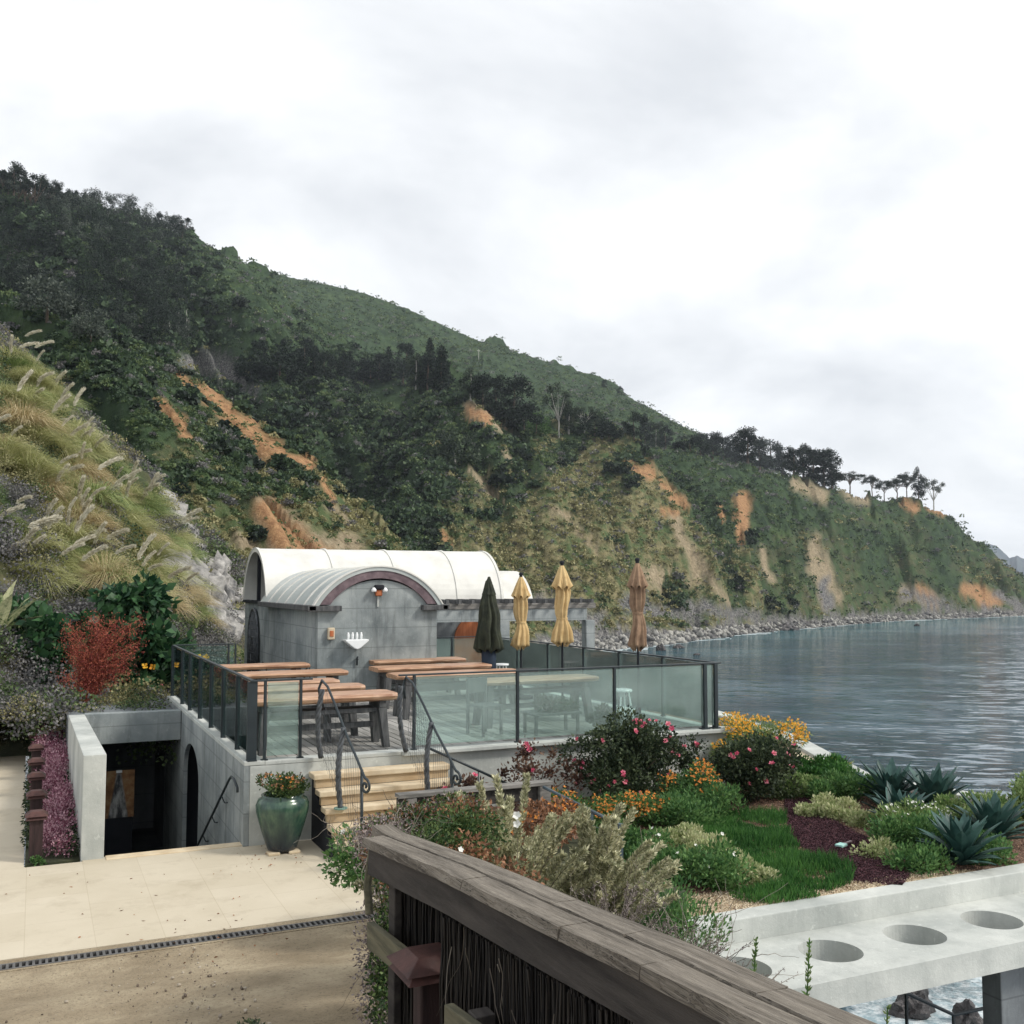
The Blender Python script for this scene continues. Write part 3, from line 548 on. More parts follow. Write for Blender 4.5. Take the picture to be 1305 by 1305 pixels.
# --- glass railings
def rail_run(name,p0,p1,posts,label,zb=1.05,zt_=2.07,big=(),glassm='glass',toprail=True,ext=(0,0),wp=1.):
    p0=Vector(p0); p1=Vector(p1); d=(p1-p0); L=d.length; d.normalize(); o=empty(name,(p0.x,p0.y,zb),label,'railing','glass railings round the deck')
    ang=math.atan2(d.y,d.x); Mx=Matrix.Rotation(ang,4,'Z'); h=zt_-zb
    if toprail: MB().box(-ext[0],L+ext[1],-.028,.028,h-.022,h,Mx).build('top_rail',M['metal'],o,bevel=.003)
    for i,s in enumerate(posts):
        w=.045 if i in big else .026
        mb=MB().box(s-w*.6,s+w*.6,-w*wp,w*wp,0,h-.023,Mx); mb.box(s-w*1.6,s+w*1.6,-w*1.3,w*1.3,.0,.012,Mx); mb.build('post',M['metal'],o)
    for a,b in zip(posts[:-1],posts[1:]):
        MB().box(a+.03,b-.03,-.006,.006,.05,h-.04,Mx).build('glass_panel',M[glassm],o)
    return o
ys=[21.8-13.4,20.25-13.4,19.2-13.4,17.95-13.4,16.75-13.4,15.6-13.4,14.42-13.4,0.02]
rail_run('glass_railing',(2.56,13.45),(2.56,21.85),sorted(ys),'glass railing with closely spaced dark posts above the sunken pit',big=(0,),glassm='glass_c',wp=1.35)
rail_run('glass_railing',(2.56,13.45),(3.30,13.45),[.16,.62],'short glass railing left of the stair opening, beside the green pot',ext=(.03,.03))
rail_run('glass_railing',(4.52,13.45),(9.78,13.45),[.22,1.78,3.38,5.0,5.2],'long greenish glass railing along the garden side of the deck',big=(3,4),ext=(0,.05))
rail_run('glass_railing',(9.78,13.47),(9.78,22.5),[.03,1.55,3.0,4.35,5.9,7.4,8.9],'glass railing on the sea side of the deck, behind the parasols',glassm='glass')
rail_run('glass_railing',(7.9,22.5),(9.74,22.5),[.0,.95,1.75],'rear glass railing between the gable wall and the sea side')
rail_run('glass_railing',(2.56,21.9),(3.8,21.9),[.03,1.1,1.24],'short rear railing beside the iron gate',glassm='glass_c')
# --- stairs to the deck
st=empty('deck_stairs',(4.05,12.5,0),'pale sandstone steps climbing to the timber deck','stairs')
noses=[13.10,12.88,12.66,12.44,12.22]; zs=[.875,.70,.525,.35,.175]
for i,(y,z) in enumerate(zip(noses,zs)):
    x0=3.28+.02*i; x1=5.15
    MB().box(x0-4.05,x1-4.05,y-12.5,13.385-12.5 if i==0 else noses[i-1]-12.5+.02,z-.07,z).build('tread',M['sand'],st,bevel=.012)
    MB().box(x0+.03-4.05,x1-.03-4.05,y+.035-12.5,y+.12-12.5,z-.175,z-.072).build('riser',M['lime'],st)
MB().prism([(13.38-12.5,.80),(12.25-12.5,-.0),(12.30-12.5,-.3),(13.38-12.5,-.3)],0,3.325-4.05,3.40-4.05).build('side_stringer',M['dark'],st)
# twisted iron stair rails
def twisted(p0,p1,bow,r=.034,n=26):
    p0=Vector(p0);p1=Vector(p1); mb=MB(); ax=[]
    for i in range(n+1):
        t=i/n; q=p0.lerp(p1,t)+Vector(bow)*math.sin(PI*t); ax.append(q)
    for k in range(3):
        pts=[q+Vector((math.cos(k*2*PI/3+i*.75),math.sin(k*2*PI/3+i*.75),0))*r*.5 for i,q in enumerate(ax)]
        mb.tube(pts,r*.62,6)
    return mb,ax
def spiral(c,r,turns,ax,n=24,end=.25,start=0):
    c=Vector(c); u,w=ax; return [c+(Vector(u)*math.cos(start+turns*2*PI*i/n)+Vector(w)*math.sin(start+turns*2*PI*i/n))*r*(1-(1-end)*i/n) for i in range(n+1)]
def stair_rail(x,label,lean):
    o=empty('stair_railing',(x,13.2,.9),label,'stair railing','twisted iron stair rails'); O=Vector((x,13.2,.9))
    a,_=twisted(Vector((x,13.3,1.05))-O,Vector((x+lean*.3,13.28,1.93))-O,(-.05,0,0)); a.build('twisted_post',M['iron'],o,smooth=True)
    b,_=twisted(Vector((x+.08,12.62,.53))-O,Vector((x+.10,12.6,1.52))-O,(-.05,0,0)); b.build('twisted_post',M['iron'],o,smooth=True)
    MB().lathe([(.0,0),(.085,0),(.085,.015),(0,.016)],16,c=(.08,-.58,-.372)).build('base_plate',mat('verdigris',(.12,.22,.18),(.2,.3,.25),scale=9),o)
    MB().tube([Vector((x+.16,12.0,0))-O,Vector((x+.17,12.02,.5))-O,Vector((x+.19,12.1,1.08))-O],.02,8).build('newel_post',M['metal'],o,smooth=True)
    pts=[Vector((x+.0,13.36,1.75)),Vector((x-.01,13.42,1.93)),Vector((x+.02,13.38,2.04)),Vector((x+.05,13.2,1.97)),Vector((x+.08,12.85,1.72)),Vector((x+.12,12.5,1.42)),Vector((x+.16,12.2,1.19)),Vector((x+.19,12.03,1.03))]
    pts=[p-O for p in pts]
    sp=spiral(Vector((x+.20,11.99,.90))-O,.095,1.35,((0,0,1),(.35,-.94,0)),26,.15)
    MB().tube(pts+sp,.017,8).build('handrail',M['metal'],o,smooth=True)
    # wire infill
    mb=MB()
    for k in range(13):
        t=k/12; ytop=13.26-.62*t; zt2=1.93-.46*t; zb=1.03-.50*t
        mb.tube([Vector((x+.02+.07*t,ytop+.06,zb))-O,Vector((x+.05+.05*t,ytop,zt2))-O],.002,4)
    for k in range(6):
        t=k/6; mb.tube([Vector((x+.01,13.28,1.1+.8*t))-O,Vector((x+.1,12.63,.6+.85*t))-O],.0022,4)
    for k in range(10):
        t=(k+1)/11; mb.tube([Vector((x+.09+.08*t,12.6-.52*t,.56-.3*t))-O,Vector((x+.11+.08*t,12.58-.5*t,1.48-.42*t))-O],.0022,4)
    mb.build('wire_infill',M['iron'],o)
    return o
stair_rail(3.42,'curly iron handrail with twisted posts on the left side of the deck stairs',0)
stair_rail(4.58,'curly iron handrail with twisted posts on the right side of the deck stairs',-.3)
def wallrail(name,pts,brs,label,r=.017):
    O=Vector(pts[0]); o=empty(name,O,label,'handrail'); MB().tube([Vector(p)-O for p in pts],r,8).build('rail',M['metal'],o,smooth=True)
    for a,b in brs:
        mid=(Vector(a)+Vector(b))/2+Vector((0,0,-.05)); MB().tube([Vector(a)-O,mid-O,Vector(b)-O],.009,6).build('bracket',M['metal'],o,smooth=True)
    return o
wallrail('pit_handrail',[(2.40,13.50,.66),(2.40,13.52,.72),(2.38,13.66,.80),(2.38,13.85,.80),(2.38,14.0,.74),(2.38,16.9,-.83)],[((2.38,14.6,.42),(2.46,14.55,.33)),((2.38,15.4,-.01),(2.46,15.35,-.1)),((2.38,16.2,-.45),(2.46,16.15,-.54))],'thin dark handrail sloping down the concrete wall into the pit')
wallrail('garden_stair_handrail',[(4.72,12.75,1.16),(5.2,12.75,.93),(5.95,12.75,.56)],[((5.0,12.75,1.02),(5.0,12.75,.3)),((5.4,12.75,.84),(5.4,12.75,.2)),((5.8,12.75,.62),(5.8,12.75,.1))],'dark handrail sloping down in front of the platform wall beside the roses')
wallrail('gate_stair_handrail',[(5.0,21.2,1.0),(5.0,20.9,1.35),(5.02,20.75,1.62),(5.02,20.55,1.7),(5.02,20.48,1.6),(5.02,20.48,1.0)],[],'looped iron handrail against the side of the gable wing')
wallrail('gate_stair_handrail',[(4.35,22.6,1.0),(4.4,22.6,1.4),(4.5,22.6,1.62),(4.58,22.6,1.55),(4.62,22.6,1.0)],[],'looped iron handrail in front of the arched iron gate')
# --- barrel vaulted bath house
bh=empty('vaulted_building',(5.2,20.5,1.0),'grey concrete bath house under cream barrel vault roofs','building'); B0=Vector((5.2,20.5,1.0))
def B(mb): return loc(mb,B0)
def arcpts(c,half,rise,z0,n=20):
    Rr=(half*half+rise*rise)/(2*rise); a0=math.asin(min(1,half/Rr)) if rise<=half else PI-math.asin(half/Rr)
    return [(c+Rr*math.sin(-a0+2*a0*i/n),z0+rise-Rr+Rr*math.cos(-a0+2*a0*i/n)) for i in range(n+1)]
gx0,gx1=5.17,7.72; gc=(gx0+gx1)/2
poly=[(gx0,.95),(gx0,2.86)]+[(a,b) for a,b in arcpts(gc,1.1,.52,2.86)]+[(gx1,2.86),(gx1,.95)]
B(MB().prism(poly,1,20.5,20.72)).build('gable_wall',M['gable'],bh)
# trim arch band
ao=arcpts(gc,1.25,.705,2.88,24); ai=arcpts(gc,1.04,.535,2.88,24)
B(MB().prism(ao+ai[::-1],1,20.44,20.499)).build('arch_trim',M['trim'],bh)
# wing vault shell running back
ao=arcpts(gc,1.37,.79,2.86,28); ai=arcpts(gc,1.27,.715,2.86,28)
B(MB().prism(ao+ai[::-1],1,20.42,25.9)).build('wing_vault',M['vaultg'],bh,smooth=False)
for y in (20.40,21.2,22.1,23.0,23.9,24.8):
    a2=arcpts(gc,1.40,.815,2.86,28); B(MB().prism(a2+ao[::-1],1,y,y+(.16 if y<20.5 else .07))).build('vault_rib',M['vault'],bh)
B(MB().box(4.95,5.62,20.34,20.56,2.75,2.86).box(4.93,5.10,20.34,25.5,2.76,2.87)).build('eave_beam',M['leg'],bh,bevel=.01)
B(MB().box(7.36,7.92,20.34,20.56,2.75,2.86).box(7.80,7.95,20.34,25.5,2.76,2.87)).build('eave_beam',M['leg'],bh,bevel=.01)
B(MB().box(5.19,5.40,20.72,25.6,.95,2.755)).build('wing_side_wall',M['conc'],bh)
B(MB().box(7.50,7.70,20.72,25.6,.95,2.755)).build('wing_side_wall',M['conc'],bh)
# main vault along x
VX0,VX1=5.15,11.55; ao=arcpts(27.1,1.55,1.36,2.86,30); ai=arcpts(27.1,1.45,1.27,2.86,30)
B(MB().prism(ao+ai[::-1],0,VX0,VX1)).build('main_vault',M['vault'],bh)
a2=arcpts(27.1,1.575,1.385,2.86,30)
for x in (VX0-.01,6.9,8.55,10.2,VX1-.06): B(MB().prism(a2+ao[::-1],0,x,x+.07)).build('vault_rib',M['vault'],bh)
B(MB().prism([(25.6,.95),(25.6,2.855),(28.6,2.855),(28.6,.95),(27.7,.95),(27.7,1.9)]+[(27.1+.6*math.cos(a),1.9+.75*math.sin(a)) for a in np.linspace(0,PI,12)]+[(26.5,1.9),(26.5,.95)],0,5.2,5.42)).build('end_wall',M['gable'],bh)
mb=MB(); mb.box(5.22,5.30,27.0,27.12,2.86,4.15); mb.box(5.15,5.3,25.5,28.7,2.80,2.87); B(mb).build('open_gable_frame',M['dark'],bh)
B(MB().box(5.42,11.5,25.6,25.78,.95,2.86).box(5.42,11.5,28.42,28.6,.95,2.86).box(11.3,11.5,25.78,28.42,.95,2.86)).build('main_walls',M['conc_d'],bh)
ao=arcpts(26.9,1.25,.85,2.82,20); ai=arcpts(26.9,1.17,.78,2.82,20)
B(MB().prism(ao+ai[::-1],0,11.56,12.5)).build('small_vault',M['vault'],bh)
# arched iron gate
gt=empty('gate',(0,0,0)); gt.parent=bh; 
gt.location=Vector((5.14,27.1,.98))-B0
mb=MB(); arcp=[(0,.6*math.cos(a),.92+.75*math.sin(a)) for a in np.linspace(0,PI,16)]
mb.tube([(0,.6,0)]+arcp+[(0,-.6,0)],.035,8)
for k in range(-4,5):
    y=k*.13; zt3=.92+.75*math.sqrt(max(0,1-(y/.6)**2)); mb.tube([(0,y,0),(0,y,zt3)],.018,6)
for k in range(7): mb.tube([(0,-.58,.15+.2*k),(0,.58,.15+.2*k)],.014,6)
mb.tube([(0,.25*math.cos(a),.5+.45*math.sin(a)) for a in np.linspace(0,2*PI,20)],.025,6)
mb.build('iron_grille',M['iron'],gt,smooth=True)
# orange arched door in the main wall
dp=[(10.12,.95),(10.12,1.75)]+[(10.55-.43*math.cos(a),1.75+.62*math.sin(a)) for a in np.linspace(.1,PI-.1,14)]+[(10.98,1.75),(10.98,.95)]
dd_=B(MB().prism(dp,1,25.53,25.598)).build('door',M['door'],bh)
B(MB().tube([(10.88,25.5,1.45),(10.88,25.47,1.47),(10.88,25.5,1.62)],.012,6)).build('handle',M['metal'],dd_)
# things on the gable
sk=empty('wash_basin',(5.92,20.49,2.18),'white half-bowl basin with cups fixed on the gable wall','basin')
MB().prism([(-.24,.0),(-.24,-.03),(-.17,-.09),(-.07,-.17),(.0,-.20),(.07,-.17),(.17,-.09),(.24,-.03),(.24,0)],1,-.26,0).build('bowl',M['white'],sk,bevel=.02)
for k in range(4):
    c=empty('white_cup',(5.76+.09*k,20.35,2.181),['leftmost small white cup on the basin rim','second small white cup from the left on the basin rim','third small white cup from the left on the basin rim','rightmost small white cup on the basin rim'][k],'cup','white cups on the basin')
    MB().lathe([(.0,0),(.024,0),(.028,.09),(.018,.12),(.017,.14),(.0,.14)],12).build('cup',M['white'],c,smooth=True)
tp=empty('tap_pipe',(5.98,20.46,1.75),'small dark tap under the white basin','tap'); MB().tube([(0,0,-.1),(0,0,.05),(0,-.05,.07)],.018,8).build('tap',M['metal'],tp,smooth=True)
MB().tube([(-.03,0,.02),(.03,0,.02)],.01,8).build('handle',M['metal'],tp)
bx=empty('wall_box',(5.43,20.49,2.30),'orange and beige dispenser box on the left of the gable wall','dispenser')
MB().box(-.07,.07,-.09,0,-.12,.12).build('case',mat('beige_plastic',(.50,.42,.30),(.6,.5,.36)),bx,bevel=.02); MB().box(-.04,.04,-.105,-.09,-.06,.06).build('front_window',M['door'],bx,bevel=.01)
wl=empty('wall_lamp',(6.42,20.49,3.13),'floodlight with dark hood and two white lamps high on the gable wall','wall lamp')
MB().box(-.10,.10,-.14,0,.05,.15).build('hood',M['dark'],wl,bevel=.03); MB().box(-.07,.07,-.10,0,-.08,.048).build('sensor_body',M['door'],wl,bevel=.025)
for sgn in(-1,1): MB().lathe([(0,0),(.05,.01),(.055,.05),(.03,.09),(0,.1)],14,c=(sgn*.12,-.10,.0)).build('lamp_head',M['white'],wl,smooth=True)
MB().box(-.02,.02,-.02,0,-.30,-.08).build('conduit',M['conc_l'],wl)
# --- pergola
pg=empty('pergola',(11,24,1),'grey timber pergola running from the gable wing towards the sea','pergola'); G0=Vector((11,24,1))
def G(mb): return loc(mb,G0)
G(MB().box(8.3,13.5,23.92,24.08,2.66,2.80)).build('front_beam',M['greyw'],pg,bevel=.01)
G(MB().box(8.3,13.3,24.9,25.05,2.66,2.80)).build('rear_beam',M['greyw'],pg,bevel=.01)
for k in range(15): G(MB().box(8.5+k*.34,8.57+k*.34,23.72,25.55,2.805,2.90)).build('rafter',M['leg'],pg)
G(MB().box(8.3,13.25,23.95,24.07,2.35,2.655)).build('fascia_panel',M['conc'],pg)
for x in(10.72,13.2): G(MB().box(x,x+.26,23.9,24.16,-2.0,2.345)).build('column',M['conc'],pg,bevel=.01)
# terrace floor between
slab('rear_terrace',[(9.91,22.0),(13.6,22.0),(13.6,28.6),(9.91,28.6)],.4,.6,M['conc_d'])
# ================================================ GARDEN ROOF, BATH SLAB, LOWER LEVEL
def PT3(px,py,d):
    r_=ray(px,py); h=math.hypot(r_[0],r_[1]); return Vector((r_[0]*d/h,r_[1]*d/h,EZ+r_[2]*d/h))
gard=[(5.6,8.2),(12.9,8.2),(12.5,10.0),(12.15,10.9),(11.75,12.65),(13.6,16.65),(14.5,20.2),(14.8,21.8),(9.92,21.8),(9.92,13.35),(5.6,13.35)]
slab('garden_bed',gard,-.22,.2,M['soil'])
swl=[(12.9,8.2),(12.5,10.0),(12.15,10.9),(11.75,12.65),(13.6,16.65),(14.5,20.2),(14.8,21.8)]; swr=[(13.3,8.2),(12.85,10.1),(12.52,10.95),(12.15,12.6),(13.95,16.5),(14.87,20.1),(15.2,21.8)]
tag(MB().prism(swl+swr[::-1],2,-.3,.27).build('sea_edge_wall',M['conc_l'],bevel=.01),'pale concrete edge wall between the flower garden and the sea','wall')
bs=empty('bath_roof_slab',(7,7.4,0),'pale concrete slab with a row of round holes along the garden edge','concrete slab'); O=Vector((7,7.4,0))
mb=MB(); y0,y1,zt0,zb0=6.88,7.948,0.,-.23; hc=[5.58+1.02*i for i in range(-1,7)]; hr=.285; hy=7.44
for cx in hc:
    x0,x1=cx-.51,cx+.51; n=48; ring=[(cx+hr*math.cos(2*PI*k/n),hy+hr*math.sin(2*PI*k/n)) for k in range(n)]; outr=[]
    for k in range(n):
        a=2*PI*k/n; c_,s_=math.cos(a),math.sin(a); tx=((x1-cx) if c_>0 else (cx-x0))/max(abs(c_),1e-9); ty=((y1-hy) if s_>0 else (hy-y0))/max(abs(s_),1e-9); t=min(tx,ty); outr.append((cx+c_*t,hy+s_*t))
    # snap nearest samples to the corners
    for qx,qy in((x0,y0),(x0,y1),(x1,y0),(x1,y1)):
        j=min(range(n),key=lambda k:(outr[k][0]-qx)**2+(outr[k][1]-qy)**2); outr[j]=(qx,qy)
    vs=[(x,y,zt0) for x,y in ring]+[(x,y,zt0) for x,y in outr]+[(x,y,zb0) for x,y in ring]+[(x,y,zb0) for x,y in outr]; fs=[]
    for k in range(n):
        l=(k+1)%n; fs+= [(k,l,n+l,n+k),(2*n+k,3*n+k,3*n+l,2*n+l),(k,2*n+k,2*n+l,l)]
        if abs(outr[k][1]-outr[l][1])<1e-6 : fs.append((n+k,n+l,3*n+l,3*n+k))
    mb.add(vs,fs)
loc(mb,O).build('slab',M['conc_l'],bs)
loc(MB().box(4.5,12.9,7.95,8.19,-.22,.215),O).build('kerb',M['conc_l'],bs,bevel=.012)
pc=empty('concrete_column',(8.8,7.2,-.25),'concrete column with a shaded side holding up the slab with round holes','column'); MB().box(-.46,.5,-.10,.12,-14,.018).build('shaft',M['conc_d'],pc,bevel=.01)
bw=empty('bath_wing_wall',(6,8.6,-.3),'boarded wall with a dark window under the concrete slab','wall')
MB().box(-1.4,.95,-.05,.05,-3.5,.06).build('boards',M['conc'],bw)
MB().box(.40,.98,-.12,-.052,-3.4,.06).build('siding',mat('grey_siding',(.3,.32,.31),(.42,.44,.42),scale=2,stretch=(1,1,9),bump=.4),bw)
MB().box(.30,.38,-.16,-.052,-3.4,.06).box(-.3,-.24,-.14,-.052,-3.4,.06).build('window_frame',M['dark'],bw)
slab('lower_deck',[(4.5,7.0),(11.5,7.0),(11.5,10.4),(4.5,10.4)],-3.9,-3.7,M['conc_d'])
lr=empty('lower_railing',(10,9.5,-3.7),'thin black railing on the lower level, seen below the slab','railing')
MB().tube([(-1.4,0,2.5),(-.43,0,2.13),(.33,0,1.75),(1.5,0,1.72)],.022,8).build('rail',M['metal'],lr)
for x,h in((-.43,2.12),(.33,1.75),(1.4,1.72)): MB().tube([(x,0,0),(x,0,h)],.02,8).build('post',M['metal'],lr)
# ground that carries the terrace and the planting bank
rgc=np.random.default_rng(5)
def rough_block(name,poly,z0,z1,m,amp=.5):
    mb=MB(); n=len(poly); L=14
    for j in range(L+1):
        z=z1+(z0-z1)*j/L
        for i,(x,y) in enumerate(poly): k=amp*(j/L)**.7; mb.v.append((x+rgc.normal()*k*.5+k*1.2*(1 if x>0 else -1),y+rgc.normal()*k*.4,z))
    for j in range(L):
        for i in range(n): a=j*n+i; b=j*n+(i+1)%n; mb.f.append((a,b,b+n,a+n))
    mb.f.append(tuple(range(n))[::-1]); return mb.build(name,m)
cl=[(x,-4) for x in np.linspace(-14,4.2,14)]+[(4.3,y) for y in np.linspace(-2,13,12)]+[(x,24) for x in np.linspace(2.4,-14,12)]
ca=[(x,-4) for x in np.linspace(-14,4.2,14)]+[(4.3,y) for y in np.linspace(-2,13.2,12)]+[(x,13.3) for x in np.linspace(4.2,-14,14)]
tag(rough_block('cliff_ground',ca,-17,-2.3,M['darksoil'],.8),kind='structure')
slab('terrace_fill',[(-14,2),(1.75,2),(1.75,10),(4.9,10),(4.9,13.3),(.6,13.3),(.6,13.45),(-14,13.45)],-2.4,-.26,M['darksoil'])
slab('planting_bank',[(1.80,-1),(2.2,-1),(2.6,3),(4.1,6.1),(5.0,7.9),(5.58,8.2),(5.58,11.2),(3.95,11.2),(3.7,9.4),(1.80,5.3)],-2.4,.45,M['darksoil'])
# left garden bank
mb=MB()
for i in range(40):
    for j in range(9):
        x=-14+14.55*i/39; y=22.2+3.0*j/8+max(0,(-x-.5))*.06; mb.v.append((x,y,-.02+1.2*(j/8)**.8+rnd.uniform(-.04,.04)*min(j,1)))
for i in range(39):
    for j in range(8): a=i*9+j; mb.f.append((a,a+9,a+10,a+1))
tag(mb.build('garden_bank',M['darksoil'],smooth=True),kind='structure')
slab('flower_strip',[(-.02,13.62),(.575,13.62),(.575,22.4),(-.02,22.4)],-.25,.0,M['darksoil'])
slab('rear_bank',[(.58,23.95),(4.8,23.95),(4.8,27.5),(.58,27.5)],-1,.9,M['darksoil'])
slab('passage_side_bank',[(2.74,21.95),(4.9,21.95),(4.9,23.9),(2.74,23.9)],.4,.95,M['conc_d'])
# ================================================ TIMBER FENCE BY THE VIEWPOINT
def streak(t,c,src,p):
    a=noise(t,src,1,7,.75,(60,1.6,20)); c=mixc(t,c,(.022,.02,.018),ramp(t,a,.50,.62)); b=noise(t,src,2.2,5,.6,(5,1,5)); c=mixc(t,c,(.33,.30,.26),mixf(t,ramp(t,b,.52,.72),.6)); k=noise(t,src,5,3,.5,(2.2,.8,2)); c=mixc(t,c,(.012,.011,.01),ramp(t,k,.66,.72)); return c
M['cap']=mat('weathered_cap_timber',(.10,.085,.068),(.25,.22,.18),scale=1.2,stretch=(26,1.2,10),rough=.85,bump=.6,bscale=3,bdist=.008,extra=streak)
M['darkw']=mat('dark_stained_timber',(.024,.021,.020),(.066,.058,.052),scale=1.5,stretch=(10,1,10),rough=.8,bump=.35)
M['mossw']=mat('mossy_timber',(.07,.068,.045),(.17,.155,.10),scale=2,stretch=(10,1,10),rough=.9,bump=.4)
fn=empty('timber_fence',(1.69,3.5,2.1),'heavy weathered timber fence with a wide cap board running past the viewpoint','fence'); FO=Vector((1.69,3.5,2.1))
CL=[(5.27,1.985),(4.17,2.10),(3.25,2.17),(2.62,2.225),(2.23,2.25),(1.6,2.30),(.9,2.36),(.2,2.42)]
def cz(y): 
    ys_=[a[0] for a in CL][::-1]; zs_=[a[1] for a in CL][::-1]; return float(np.interp(y,ys_,zs_))
def plank(name,y0,y1,x0,x1,dz0,dz1,m,n=26,par=fn,jit=.004,seedk=0):
    mb=MB(); rr=random.Random(seedk); nx=5
    sec=[(x0,dz0),(x0,(dz0+dz1)/2),(x0+.004,dz1)]+[(x0+(x1-x0)*k/nx,dz1) for k in range(1,nx)]+[(x1-.004,dz1),(x1,(dz0+dz1)/2),(x1,dz0)]
    m_=len(sec)
    for i in range(n+1):
        y=y0+(y1-y0)*i/n; z=cz(y)
        for k,(x,d) in enumerate(sec):
            j=jit if d==dz1 else jit*.5; wv=float(fbm(np.array([x*28+seedk*3]),np.array([y*2.2+seedk]),3,seedk)[0])
            edge=-abs(float(fbm(np.array([y*6.]),np.array([seedk*1.]),3,5)[0]))*.012 if k in (1,2) else 0
            mb.v.append((x+(edge*-1 if k in(1,2) else 0)-FO.x,y-FO.y,z+d+wv*j-FO.z))
    for i in range(n):
        for k in range(m_): a=i*m_+k; b=i*m_+(k+1)%m_; mb.f.append((a,b,b+m_,a+m_))
    mb.f.append(tuple(range(m_))); mb.f.append(tuple(n*m_+k for k in range(m_))[::-1])
    o=mb.build(name,m,par); return o
# cap: several boards butted end to end, two planks wide
joints=[5.27,3.9,3.05,2.55,1.7,.2]
for i,(a,b) in enumerate(zip(joints[:-1],joints[1:])): plank('cap_board',a-.003,b+.003,1.572,1.693,-.042,0,M['cap'],seedk=i)
joints2=[5.5,4.35,3.35,2.85,2.2,1.2,.2]
for i,(a,b) in enumerate(zip(joints2[:-1],joints2[1:])): plank('cap_board',a-.003,b+.003,1.697,1.815,-.042,.001,M['cap'],seedk=20+i)
plank('side_board',5.24,.2,1.60,1.638,-.185,-.044,M['darkw'],seedk=40,n=40)
plank('side_board',5.24,.2,1.745,1.78,-.185,-.044,M['darkw'],seedk=41,n=40)
for i,y in enumerate((5.15,4.05,2.9,1.7,.6)): loc(MB().box(1.70,1.742,y-.05,y+.05,.2,cz(y)-.046),FO).build('post',M['darkw'],fn,bevel=.006)
plank('lower_board',5.2,.2,1.60,1.638,-1.25,-1.1,M['darkw'],seedk=42,n=30)
# brushwood infill: many thin vertical reeds, tied
rg=np.random.default_rng(50)
def reeds(y0,y1,n,r,xa,xb,top):
    Vs=[];Fs=[]; 
    y=rg.uniform(y1,y0,n); x=rg.uniform(xa,xb,n); zt1=np.array([cz(a) for a in y])-top-rg.random(n)*.02; zb1=zt1-1.15
    K=5
    for i in range(n):
        pts=[];ox=rg.normal(size=(K,2))*.006; rr=r*rg.uniform(.6,1.3)
        for k in range(K): pts.append((x[i]+ox[k,0]-FO.x,y[i]+ox[k,1]-FO.y,zb1[i]+(zt1[i]-zb1[i])*k/(K-1)-FO.z))
        b=len(Vs)
        for p in pts:
            for a in range(3): Vs.append((p[0]+rr*math.cos(a*2.09),p[1]+rr*math.sin(a*2.09),p[2]))
        for k in range(K-1):
            for a in range(3): s=b+k*3; Fs.append((s+a,s+(a+1)%3,s+3+(a+1)%3,s+3+a))
    return np.array(Vs),np.array(Fs)
brush=mat('brushwood_reed',(.006,.005,.005),(.026,.022,.018),scale=9,isl=.9,rough=.9,bump=0)
v,f=reeds(5.2,4.2,900,.006,1.755,1.81,.05); tag(npmesh('brushwood_infill',v,f,brush,fn),kind='stuff')
v,f=reeds(4.2,2.75,1500,.0055,1.605,1.66,.19); tag(npmesh('brushwood_infill',v,f,brush,fn),kind='stuff')
v,f=reeds(2.75,.3,420,.0040,1.63,1.68,.19); tag(npmesh('brushwood_infill',v,f,brush,fn),kind='stuff')
loc(MB().box(1.812,1.83,2.8,5.2,.6,1.85),FO).build('backing_board',M['dark'],fn)
# loose tendrils in front of the infill
def tendrils(n,fn_start,length,r,dirs=(0,0,-1),wig=.25,seg=9,rgx=rnd):
    mb=MB()
    for i in range(n):
        p=Vector(fn_start(i)); d=Vector(dirs)+Vector((rgx.gauss(0,.3),rgx.gauss(0,.3),rgx.gauss(0,.2))); d.normalize(); pts=[p.copy()]; L=length*rgx.uniform(.4,1.2)/seg
        for k in range(seg): d=(d+Vector((rgx.gauss(0,wig),rgx.gauss(0,wig),rgx.gauss(0,wig))) ).normalized(); d=(d+Vector(dirs)*.15).normalized(); p=p+d*L; pts.append(p.copy())
        mb.tube(pts,r,4,r1=r*.35)
    return mb
twig=mat('dry_pale_twig',(.09,.075,.06),(.26,.23,.19),scale=4,isl=.8,bump=0)
vm=empty('dry_creeper',(1.6,4.2,1.6),'dry pale creeper stems hanging on the brushwood fence panel','creeper')
tendrils(24,lambda i:(rnd.uniform(-.05,-.01),rnd.uniform(-1.6,-.1),rnd.uniform(-.1,.35)),.45,.0022).build('stems',twig,vm,fix=False)
# low handrail boards on the walk side and the lamp post
hb=empty('low_guard_rail',(1.5,4.5,1.6),'mossy timber guard rail on the walkway side of the heavy fence','guard rail')
def hb_piece(y0,z0,y1,z1,x0=1.61,x1=1.65,h=.13):
    mb=MB(); mb.prism([(y0-4.5,z0-1.6),(y1-4.5,z1-1.6),(y1-4.5,z1-h-1.6),(y0-4.5,z0-h-1.6)],0,x0-1.5,x1-1.5); return mb
hb_piece(5.28,1.55,4.52,1.60).build('board',M['mossw'],hb,bevel=.005); hb_piece(3.78,1.70,1.0,1.98,1.46,1.50).build('board',M['mossw'],hb,bevel=.005)
MB().tube([(.13,.80,-.02),(.13,.84,.12),(.16,.86,.30)],.022,6).build('end_brace',M['mossw'],hb)
for y in (3.6,2.2): MB().box(.002,.08,y-4.5-.04,y-4.5+.04,-1.3,.02+(4.9-y)*.08).build('bracket_post',M['darkw'],hb,bevel=.004)
